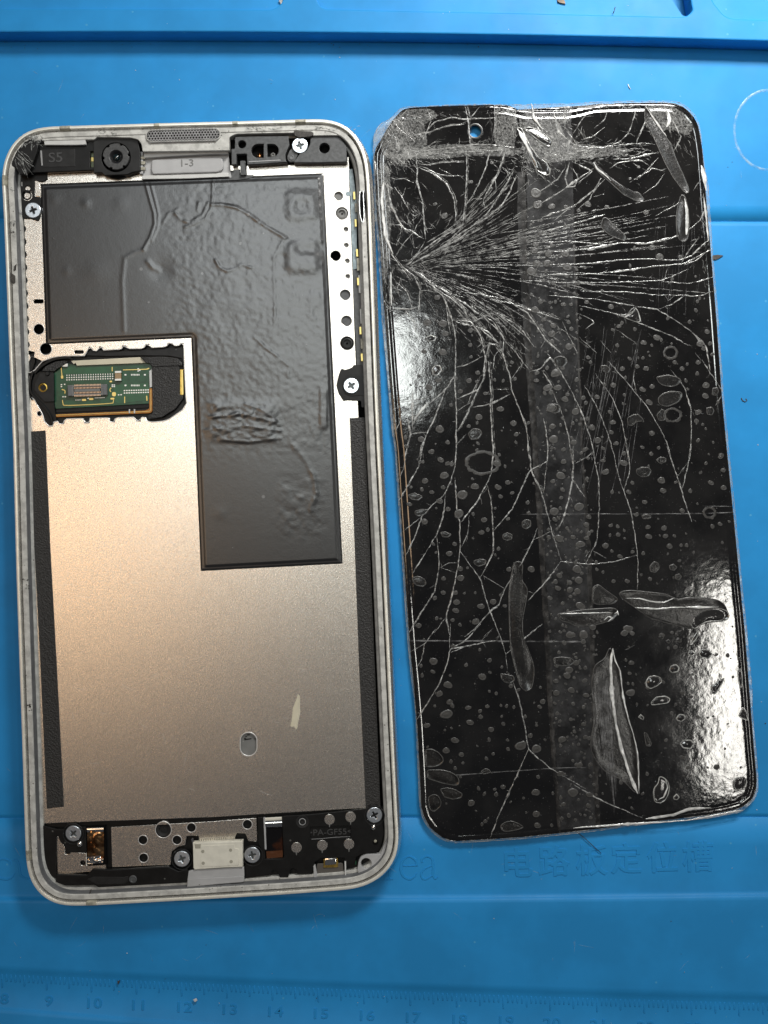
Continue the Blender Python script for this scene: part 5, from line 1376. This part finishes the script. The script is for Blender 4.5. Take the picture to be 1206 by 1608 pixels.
# --- bubbles trapped under the film
def blob_data(P, z_in, h, rimw=1.3, rimh=.8, n=40):
    C = resample_closed(P, n, 1)
    t = np.roll(C, -1, 0) - np.roll(C, 1, 0); t /= (np.linalg.norm(t, axis=1)[:, None] + 1e-9)
    nn = np.stack([-t[:, 1], t[:, 0]], 1)
    if ((C - C.mean(0)) * nn).sum() > 0: nn = -nn      # inward
    return C, nn
def blob(name, P, h=1.0, rimw=1.4, rimh=.9, n=44, mats=None, zoff=.35, jit=.25, seed=0):
    rj = random.Random(seed)
    C, nn = blob_data(P, 0, h, n=n)
    V = []; F = []; MI = []
    def ring(off, dz):
        b = len(V)
        for i in range(n):
            o_ = off * 1.0
            x = C[i, 0] + nn[i, 0] * o_; y = C[i, 1] + nn[i, 1] * o_
            V.append(W(x, y, sz(x, y) + zoff + dz + (rj.uniform(0, jit) if dz > 0 else 0)))
        return b
    a = ring(0, 0); b = ring(rimw * .5, rimh); c = ring(rimw, rimh * .5)
    for p, q_ in ((a, b), (b, c)):
        for i in range(n):
            jn = (i + 1) % n; F.append((p + i, p + jn, q_ + jn, q_ + i)); MI.append(1)
    # interior rings towards the spine
    cen = C.mean(0)
    prev = c
    for s, dz in ((.75, .45), (.45, .8), (.18, 1.0)):
        bb_ = len(V)
        for i in range(n):
            x0 = C[i, 0] + nn[i, 0] * rimw; y0 = C[i, 1] + nn[i, 1] * rimw
            x = cen[0] + (x0 - cen[0]) * s; y = cen[1] + (y0 - cen[1]) * s
            V.append(W(x, y, sz(x, y) + zoff + rimh * .5 + h * dz + rj.uniform(-.1, .1)))
        for i in range(n):
            jn = (i + 1) % n; F.append((prev + i, prev + jn, bb_ + jn, bb_ + i)); MI.append(0)
        prev = bb_
    V.append(W(cen[0], cen[1], sz(*cen) + zoff + rimh * .5 + h))
    for i in range(n): F.append((prev + i, prev + (i + 1) % n, len(V) - 1)); MI.append(0)
    me = mesh_from(V, F); me.polygons.foreach_set('material_index', MI)
    fix_normals(me)
    return newobj(name, me, mats or [m_bub, m_bubrim], scr_t, True)
FLAT = [m_big, m_bubrim]; RAISE = [m_dome, m_domerim]
big = [
 (tr(0, 0, 1, '806,882 814,880 822,883 821,900 819,912 826,918 830,926 826,948 821,975 822,1000 831,1022 838,1040 840,1058 836,1082 826,1088 815,1077 808,1050 801,1020 799,980 798,940 800,912 803,900'), 1.6, FLAT),
 (tr(*C8, '130,250 200,210 215,150 230,132 260,200 290,290 300,380 340,560 380,700 400,850 410,1050 385,1055 340,1000 270,950 200,920 140,850 105,780 108,700 130,600 130,500 110,400 115,320'), .8, FLAT),
 (tr(*C8, '530,940 560,945 590,975 600,1010 590,1060 565,1100 530,1112 500,1100 492,1050 498,1010 525,985'), 1.6, RAISE),
 (tr(*C6, '200,890 240,870 290,910 340,945 372,970 340,1000 230,1006 195,990'), 1.0, FLAT),
 (tr(*C6, '-25,1060 60,1045 150,1032 330,1020 360,1032 372,1060 340,1090 330,1105 200,1140 100,1142 50,1120 0,1105'), 1.6, FLAT),
 (tr(*C6, '360,930 400,912 450,910 650,930 700,945 735,970 800,955 900,955 1000,970 1040,1000 1060,1050 1070,1090 1040,1110 900,1120 860,1160 780,1150 700,1130 560,1090 450,1010 390,970'), 1.4, FLAT),
 (tr(*C6, '820,1090 850,1050 900,1030 1000,1020 1060,1040 1075,1080 1040,1110 930,1110 880,1130 850,1165 820,1140'), 2.2, RAISE),
 (tr(*C2, '330,455 345,455 360,500 430,550 500,600 560,640 620,650 655,700 640,715 600,710 520,670 420,580 350,520 325,480'), 1.4, FLAT),
 (tr(*C2, '390,805 420,810 450,850 500,890 540,930 530,965 440,930 390,895 372,860'), .8, FLAT),
 (tr(*C2, '880,660 910,665 930,750 938,850 930,950 905,970 880,970 855,930 848,850 852,760'), 1.8, FLAT),
 (tr(*C2, '650,110 680,120 780,290 820,340 850,430 900,540 940,640 925,665 905,660 830,560 780,470 740,380 690,270 650,200'), 1.0, FLAT),
 (tr(*C1, '970,240 1000,240 1030,300 1060,360 1110,430 1160,460 1185,510 1180,540 1155,548 1100,520 1060,450 1030,370 990,300'), 1.8, RAISE),
 (tr(*C1, '1005,245 1050,235 1100,250 1160,290 1200,330 1195,360 1170,368 1110,330 1040,275'), 1.6, RAISE),
 (tr(*C4, '680,690 760,675 820,690 850,715 820,745 780,757 730,748 700,730'), .4, FLAT),
 (tr(*C4, '695,820 730,790 780,778 850,785 855,810 830,850 760,882 710,872 695,850'), .4, FLAT),
 (tr(*C4, '500,950 530,930 570,922 605,955 612,980 590,975 560,975 540,1000 505,1000'), .5, FLAT),
 (tr(*C4, '685,930 720,890 745,905 750,950 735,970 700,970'), .4, FLAT), (tr(*C4, '40,570 80,555 120,570 128,600 100,635 60,630 40,600'), .4, FLAT),
 (tr(*C4, '0,860 60,860 85,880 80,915 40,925 0,905'), .4, FLAT), (tr(*C4, '330,620 370,615 400,640 385,670 350,660'), .4, FLAT), (tr(*C4, '1000,885 1040,878 1055,905 1040,935 1005,930'), .4, FLAT),
 (tr(*C4, '1040,760 1075,755 1082,790 1060,812 1035,805'), .4, FLAT),
 (tr(*C7, '190,790 230,785 275,805 305,840 310,870 285,895 240,905 190,905'), .5, FLAT), (tr(*C7, '200,918 300,918 360,935 400,960 412,1000 400,1025 300,1008 200,975'), .7, FLAT),
 (tr(*C7, '280,1040 330,1030 380,1042 430,1070 422,1100 370,1110 310,1095'), .6, FLAT), (tr(*C7, '210,1090 240,1072 275,1080 296,1120 290,1155 250,1188 220,1175 208,1130'), .6, FLAT),
 (tr(*C7, '665,1270 700,1245 740,1240 790,1260 820,1285 780,1300 700,1315 668,1300'), .6, FLAT), (tr(*C7, '540,930 570,908 600,918 608,940 560,950'), .3, FLAT),
 (tr(*C7, '1000,210 1060,205 1120,215 1140,240 1110,265 1040,268 1000,250'), .5, FLAT), (tr(*C7, '665,310 700,315 750,325 760,355 730,378 690,370 668,345'), .4, FLAT),
 (tr(*C5, '160,310 200,295 245,310 260,325 230,348 180,340'), .5, FLAT), (tr(*C5, '205,410 250,398 300,400 280,430 230,450 205,435'), .4, FLAT), (tr(*C5, '190,830 230,820 270,840 283,870 260,893 215,885 192,860'), .6, FLAT),
 (tr(*C5, '575,725 620,712 660,722 655,750 610,765 580,750'), .5, FLAT), (tr(*C5, '758,560 790,545 825,560 822,590 790,603 760,590'), .5, FLAT), (tr(*C5, '365,545 400,540 440,560 420,580 380,578'), .4, FLAT),
 (tr(*C5, '880,480 905,462 940,470 942,510 910,530 882,515'), .4, FLAT), (tr(*C6, '475,150 510,132 560,135 578,160 560,195 510,200 480,180'), .5, FLAT), (tr(*C6, '600,90 630,68 668,75 670,100 630,118'), .4, FLAT),
 (tr(*C6, '560,760 590,727 622,740 628,775 600,805 565,795'), .6, FLAT), (tr(*C6, '510,440 540,430 575,440 570,460 520,465'), .3, FLAT), (tr(*C6, '685,755 715,745 740,765 720,792 690,785'), .6, FLAT), (tr(*C6, '722,815 750,805 768,825 750,850 725,845'), .6, FLAT),
 (tr(*C3, '350,440 390,425 425,440 415,465 370,470'), .7, RAISE), (tr(*C3, '620,1050 650,1015 700,1020 715,1050 690,1085 640,1090'), .4, FLAT), (tr(*C3, '392,640 415,615 450,620 460,650 430,685 400,680'), .8, RAISE),
 (tr(*C8, '445,360 465,325 505,315 545,330 552,360 520,385 480,403 450,390'), 2.2, RAISE), (tr(*C8, '592,285 605,255 640,248 660,270 650,295 610,305'), 1.8, RAISE), (tr(*C8, '708,175 735,160 760,180 740,198 712,192'), 1.4, RAISE),
 (tr(*C8, '775,185 790,155 840,155 865,185 840,218 790,208'), 1.8, RAISE), (tr(*C8, '636,580 655,556 690,560 697,585 670,606 642,598'), 1.6, RAISE), (tr(*C8, '658,740 680,715 730,715 752,740 730,772 680,770'), 1.8, RAISE),
 (tr(*C8, '720,310 738,296 757,310 740,325'), 1.0, RAISE), (tr(*C8, '478,485 510,450 570,442 605,462 590,490 520,500 485,505'), 1.2, RAISE), (tr(*C8, '618,1070 640,1048 660,1070 645,1090 622,1086'), 1.2, RAISE),
 (tr(*C8, '985,985 1010,950 1060,940 1080,975 1060,1020 1015,1038 988,1020'), 1.2, RAISE), (tr(*C8, '435,670 455,670 488,735 480,760 450,755'), .6, FLAT), (tr(*C8, '400,575 418,556 440,575 435,598'), .7, RAISE),
 (tr(*C8, '1020,570 1050,510 1075,540 1085,600 1050,590'), 1.0, RAISE), (tr(*C8, '1015,290 1035,270 1048,300 1050,380 1035,405 1020,350'), .9, RAISE), (tr(*C8, '850,390 900,345 940,330 930,360 880,440 855,430'), 1.0, RAISE),
 (tr(*C8, '725,120 740,80 775,35 778,60 760,100 740,118'), .8, RAISE), (tr(*C4, '478,312 500,300 530,290 555,248 575,280 592,342 560,348 510,330'), 2.0, RAISE), (tr(*C8, '525,80 545,62 565,80 550,98'), .8, FLAT), (tr(*C8, '570,105 590,92 608,108 590,122'), .8, FLAT), (tr(*C8, '632,95 650,82 675,100 665,118 640,110'), .8, FLAT),
]
for i, (P, h, mt) in enumerate(big):
    n = 72 if len(P) > 11 else 30
    blob('film_bubble', P, h=h, rimw=1.3, rimh=.5 if mt is FLAT else .9, n=n, mats=mt, seed=i)
for (cx_, cy_, rx_, ry_, w_) in ((758, 727, 25, 17, 3.0), (1053, 554, 10, 9, 2.0), (1056, 652, 13, 10, 2.2), (1114, 805, 9, 8, 2)):
    newobj('bubble_ring', ringmesh(cx_, cy_, rx_, ry_, w_, zS + .5, .6, 34, 2.2, int(cx_)), m_bub, scr_t, True)
# bright folded ridges in the raised film
for P, ws in ((tr(*C8, '245,150 232,250 240,420 262,600 300,770 350,930 400,1050'), 3.4), (tr(*C8, '245,150 262,230 290,290 310,450 345,600 372,680 395,780 403,850 408,1050'), 1.6),
              (tr(*C8, '570,960 585,1010 560,1070 530,1085'), 2.4), (tr(*C8, '450,1205 620,1180 720,1145 850,1135'), 3.0), (tr(*C8, '0,1262 300,1240 700,1215 1050,1150'), 1.8), (tr(*C2, '330,460 350,500 400,540 440,580'), 3.0), (tr(*C2, '905,690 918,760 920,840 915,920'), 5.0),
              (tr(*C1, '975,250 1020,320 1060,400 1095,470'), 3.6), (tr(*C1, '1020,245 1100,290 1180,340'), 2.0), (tr(*C2, '800,140 810,200 790,240'), 5), (tr(*C2, '660,110 720,200 790,300'), 2.2), (tr(*C1, '1065,95 1080,180 1130,250'), 3.5),
              (tr(*C3, '285,960 330,900 370,850'), 5), (tr(*C1, '130,590 120,700 130,830 150,950 190,1040'), 3.2), (tr(*C3, '135,30 140,240'), 2.4), (tr(*C3, '150,260 270,262'), 2.2), (tr(*C2, '1010,480 1030,560 1040,640'), 5), (tr(*C2, '1025,680 1040,800 1055,960'), 2.6),
              (tr(*C6, '0,1062 100,1058 250,1055 330,1055'), 1.2), (tr(*C6, '410,962 500,965 560,980 650,990 720,960'), 1.6), (tr(*C6, '470,1022 600,1030 720,1020 1000,1018'), 1.6), (tr(*C6, '275,1100 300,1080 330,1085 300,1110'), 2.6), (tr(*C6, '340,1060 360,1050 368,1070'), 2.6)):
    V, F = ribbon(P, ws, 77 + int(ws * 10), jit=.3, h=.8, up=1.9)
    newobj('film_ridge', mesh_from(V, F), m_ridge, scr_t, True)
acc = ([], [])
for k in range(26):        # fine pleats inside the big lower bubble
    t = k / 26; x = lerp(933, 962, t); y0 = 1050 + r.uniform(-10, 30) ; L = 120 + 90 * t + r.uniform(-30, 20)
    add_mesh(acc, ribbon([(x - 3, y0), (x, y0 + L * .5), (x + 8, y0 + L)], .7, 5000 + k, jit=.3, h=.4, stepl=10, up=1.7))
newobj('film_pleats', mesh_from(*acc), m_crack_faint, scr_t, kind='stuff')

# small round bubbles: shared shapes
variants = []
for vI in range(10):
    rv = random.Random(60 + vI); n = 16
    rad = [1 + rv.uniform(-.22, .22) for _ in range(n)]
    rad = [(rad[i - 1] + 2 * rad[i] + rad[(i + 1) % n]) / 4 for i in range(n)]
    el = rv.uniform(.65, 1.0)
    V = []; F = []; MI = []
    for s, z in ((1.0, 0), (.86, .10), (.72, .06), (.4, .10)):
        for i in range(n):
            a = 2 * math.pi * i / n; V.append((rad[i] * s * math.cos(a), rad[i] * s * el * math.sin(a), z))
    V.append((0, 0, .12))
    for k in range(3):
        for i in range(n):
            jn = (i + 1) % n; F.append((k * n + i, k * n + jn, (k + 1) * n + jn, (k + 1) * n + i)); MI.append(1 if k < 2 else 0)
    for i in range(n): F.append((3 * n + i, 3 * n + (i + 1) % n, 4 * n)); MI.append(0)
    me = mesh_from(V, F); me.polygons.foreach_set('material_index', MI)
    me.materials.append(m_bub); me.materials.append(m_bubrim); me.shade_smooth()
    variants.append(me)
so = origin(scr_t)
placed = []
def try_place(x, y, rad, allow=1.15):
    if not inside(x, y) or edged(x, y) < rad + 11: return False
    if math.hypot(x - 746, y - 206) < 30: return False
    for (a, b, c) in placed:
        if abs(a - x) < 30 and abs(b - y) < 30 and math.hypot(a - x, b - y) < (rad + c) * allow: return False
    for P, h, mt in big:
        if inside(x, y, P): return False
    placed.append((x, y, rad)); return True
expl = ''
for key, txt in ((C1, '515,800,25 680,585,16 815,465,14 455,725,14 810,625,9 590,710,8 1090,655,38 1105,730,34 1190,740,24 1060,1150,32 1100,1100,26 1165,1100,26 1170,1040,24 1120,910,18 1090,980,22 1080,1020,24'),
                 (C2, '295,725,24 415,745,16 235,765,14 660,780,20 750,1060,26 880,1060,16 155,745,16 70,740,18 700,1000,20 45,1030,26 150,1040,28 165,1120,32 35,1100,24 560,1115,12 615,490,12 560,565,10'),
                 (C3, '365,348,28 465,355,26 430,190,22 465,535,26 345,530,16 480,420,20 638,400,18 638,490,14 437,712,22 378,758,24 412,572,10 383,605,9 640,565,12 685,665,16 628,715,18 575,782,18 680,722,14 790,710,12 845,715,12 733,795,16 828,895,24 910,985,22 692,945,24 442,1020,28 325,1085,22 495,1105,16 392,1162,20 515,868,12 925,1105,12 235,1130,16 228,1070,14 1055,715,18 1170,670,30 1125,760,30 1190,760,26 1150,890,34 1160,1085,30 1160,1000,18 1150,420,26 1160,370,22 1100,330,18 1080,215,18 1045,265,28 900,600,14 580,1000,10 685,1110,14'),
                 (C4, '400,248,20 245,218,16 100,235,18 450,372,16 550,390,14 690,443,24 605,475,20 440,492,14 517,575,14 600,572,12 565,625,16 620,638,20 470,640,18 850,640,16 880,610,12 758,320,14 895,345,14 935,270,14 945,215,12 1005,405,18 962,485,24 1025,478,16 950,598,18 945,670,14 872,715,14 1000,745,22 997,812,22 1075,850,12 413,743,18 360,740,14 313,818,18 598,770,22 660,752,16 640,852,24 410,978,20 280,1012,22 400,1040,16 315,1092,24 433,1112,18 350,1142,14 658,1048,20 655,1178,14 480,1175,14 392,912,14 250,955,14 255,568,16 240,855,14 950,915,22 940,970,16 1040,550,14 490,695,12 485,805,12 475,860,10 885,768,10 700,1140,12 1045,1105,10 1095,1185,18 130,500,24 110,830,24 175,910,24 165,1105,22 235,1150,18 40,1080,24 100,1150,16 30,1005,20 50,665,30'),
                 (C5, '310,38,20 258,100,12 370,90,22 412,112,18 392,185,30 270,222,22 385,262,16 313,293,16 172,370,18 505,310,32 585,258,26 365,350,20 415,400,18 485,430,30 270,480,22 645,468,20 628,548,20 424,683,22 495,778,18 495,835,22 388,838,16 540,770,10 385,930,18 465,928,16 520,932,10 588,928,10 472,988,22 466,1042,22 625,1015,24 700,985,22 775,1012,14 445,1102,14 345,1090,12 230,1135,18 795,232,18 732,262,22 820,298,14 747,322,16 918,360,14 925,425,14 795,462,14 735,650,14 715,690,10 712,395,10 800,780,16 942,780,24 575,430,12 822,95,8 590,1110,26 1130,190,30 1140,278,16 1130,328,14 1085,415,28 1090,465,18 1115,585,28 1170,520,12 1180,865,14 1120,820,20 1110,900,20 1185,910,18 1140,995,14 1145,100,20 725,115,28'),
                 (C6, '400,110,26 285,165,24 270,95,16 400,48,14 573,50,12 637,218,26 648,285,22 455,235,14 430,292,18 327,290,14 532,357,18 920,110,12 885,170,12 1012,70,18 1028,155,18 950,235,20 1030,265,20 820,285,14 770,412,18 552,512,18 557,573,22 653,520,18 664,570,18 720,570,12 687,634,20 762,628,11 797,628,14 842,672,10 566,842,14 752,725,12 678,683,9 318,503,14 360,510,14 365,562,16 313,565,12 405,585,10 285,632,22 325,665,12 375,698,18 455,668,14 403,535,11 180,450,18 163,500,20 125,622,30 120,385,32 165,582,18 80,578,18 118,850,26 110,920,22 125,1010,32 60,910,20 105,780,30 60,865,14 335,855,14 422,855,16 268,798,12 75,1195,20 405,1185,26 640,1195,18 145,1190,26 1008,495,16 960,510,14 1065,480,10 705,1180,12 510,815,10 145,255,14 168,208,14 40,520,12'),
                 (C7, '243,235,28 240,300,16 165,265,12 172,325,14 598,230,16 537,162,12 550,333,26 600,305,12 335,385,28 280,440,24 345,490,22 328,570,40 462,528,20 475,622,24 585,520,14 640,437,12 597,425,10 670,515,10 705,518,12 750,525,12 537,550,14 540,585,16 675,583,10 685,630,14 607,665,20 595,730,14 712,732,12 715,790,14 795,768,36 895,788,32 855,705,18 822,585,12 378,733,26 323,798,24 422,825,18 355,868,14 430,878,10 620,820,12 888,1062,28 890,1200,24 483,1130,22 565,1072,14 630,1045,12 640,1075,14 683,1030,18 572,1245,14 902,1272,22 933,490,18 780,415,14 200,640,22 895,640,10 905,965,14 948,730,10 1105,70,26 1115,415,24 1100,290,24 1085,325,24 1020,435,22 1015,360,18 1112,600,14 1025,565,14 1055,730,26 1045,945,22 1165,890,22 1125,1065,34 1125,760,10 1145,715,10 1065,1140,16 1160,760,12 1010,500,12 1055,1225,14 990,1270,12 350,325,10 675,272,10'),
                 (C8, '355,425,28 360,240,18 350,305,12 370,370,12 612,52,12 590,150,10 632,143,14 675,425,14 730,450,14 610,550,12 662,490,9 672,823,16 575,718,12 395,495,10 430,1050,12 350,1075,10 340,30,30 65,70,28 100,1055,22 95,1125,18 80,440,20 18,240,20 70,350,18 65,620,16 75,700,16 120,20,22 20,870,14 105,870,16 1030,215,14 890,885,20')):
    for t in txt.split():
        a, b, c = map(float, t.split(',')); sc_ = key[2]
        x, y, rd = key[0] + a / sc_, key[1] + b / sc_, c / sc_
        if inside(x, y) and edged(x, y) > rd + 3: placed.append((x, y, rd))
n_named = len(placed)
rb = random.Random(99)
tries = 0
smalls = []
while len(smalls) < 620 and tries < 9000:
    tries += 1
    if rb.random() < .55: y = rb.uniform(340, 1290); x = lerp(822, 878, (y - 300) / 1000) + rb.uniform(0, 78)
    else: x = rb.uniform(620, 1180); y = rb.uniform(380, 1300)
    rd = rb.choice((1.2, 1.6, 2.0, 2.6, 3.4)) * rb.uniform(.8, 1.2)
    if x < 812 and y < 520: continue
    if try_place(x, y, rd, 0.75): smalls.append((x, y, rd))
named = placed[:n_named]
named.sort(key=lambda p: -p[2])
for i, (x, y, rd) in enumerate(named[:238]):
    o = bpy.data.objects.new('film_bubble', variants[i % 10]); link(o); o.parent = scr_t
    k = rd * U
    o.location = Vector(W(x, y, sz(x, y) + .35)) - so
    o.scale = (k, k, 9 * U if rd > 4 else 5 * U); o.rotation_euler = (0, 0, rb.uniform(-.5, .5) + (math.pi if rb.random() < .5 else 0))
V = []; F = []; MI = []
for i, (x, y, rd) in enumerate(named[238:] + smalls):
    me = variants[rb.randrange(10)]; b0 = len(V); a = rb.uniform(0, 6.28); X0, Y0, Z0 = W(x, y, sz(x, y) + .3)
    ca, sa = math.cos(a) * rd * U, math.sin(a) * rd * U
    for v in me.vertices: V.append((X0 + v.co.x * ca - v.co.y * sa, Y0 + v.co.x * sa + v.co.y * ca, Z0 + v.co.z * 4 * U))
    for p in me.polygons: F.append(tuple(b0 + t for t in p.vertices)); MI.append(p.material_index)
me = mesh_from(V, F); me.polygons.foreach_set('material_index', MI)
newobj('small_film_bubbles', me, [m_bub, m_bubrim], scr_t, True, kind='stuff')
# dust on the screen
def scrz(x, y):
    if not inside(x, y): return None
    return zS + .5
flecks(1500, (590, 165, 1190, 1320), scrz, m_bubrim, 'screen_dust', .25, .75, 201, scr_t)
flecks(260, (590, 165, 1190, 1320), scrz, m_dust, 'screen_dust', .25, .7, 202, scr_t)

for o in list(bpy.data.objects):
    if o.data is None and o.type == 'MESH': bpy.data.objects.remove(o)
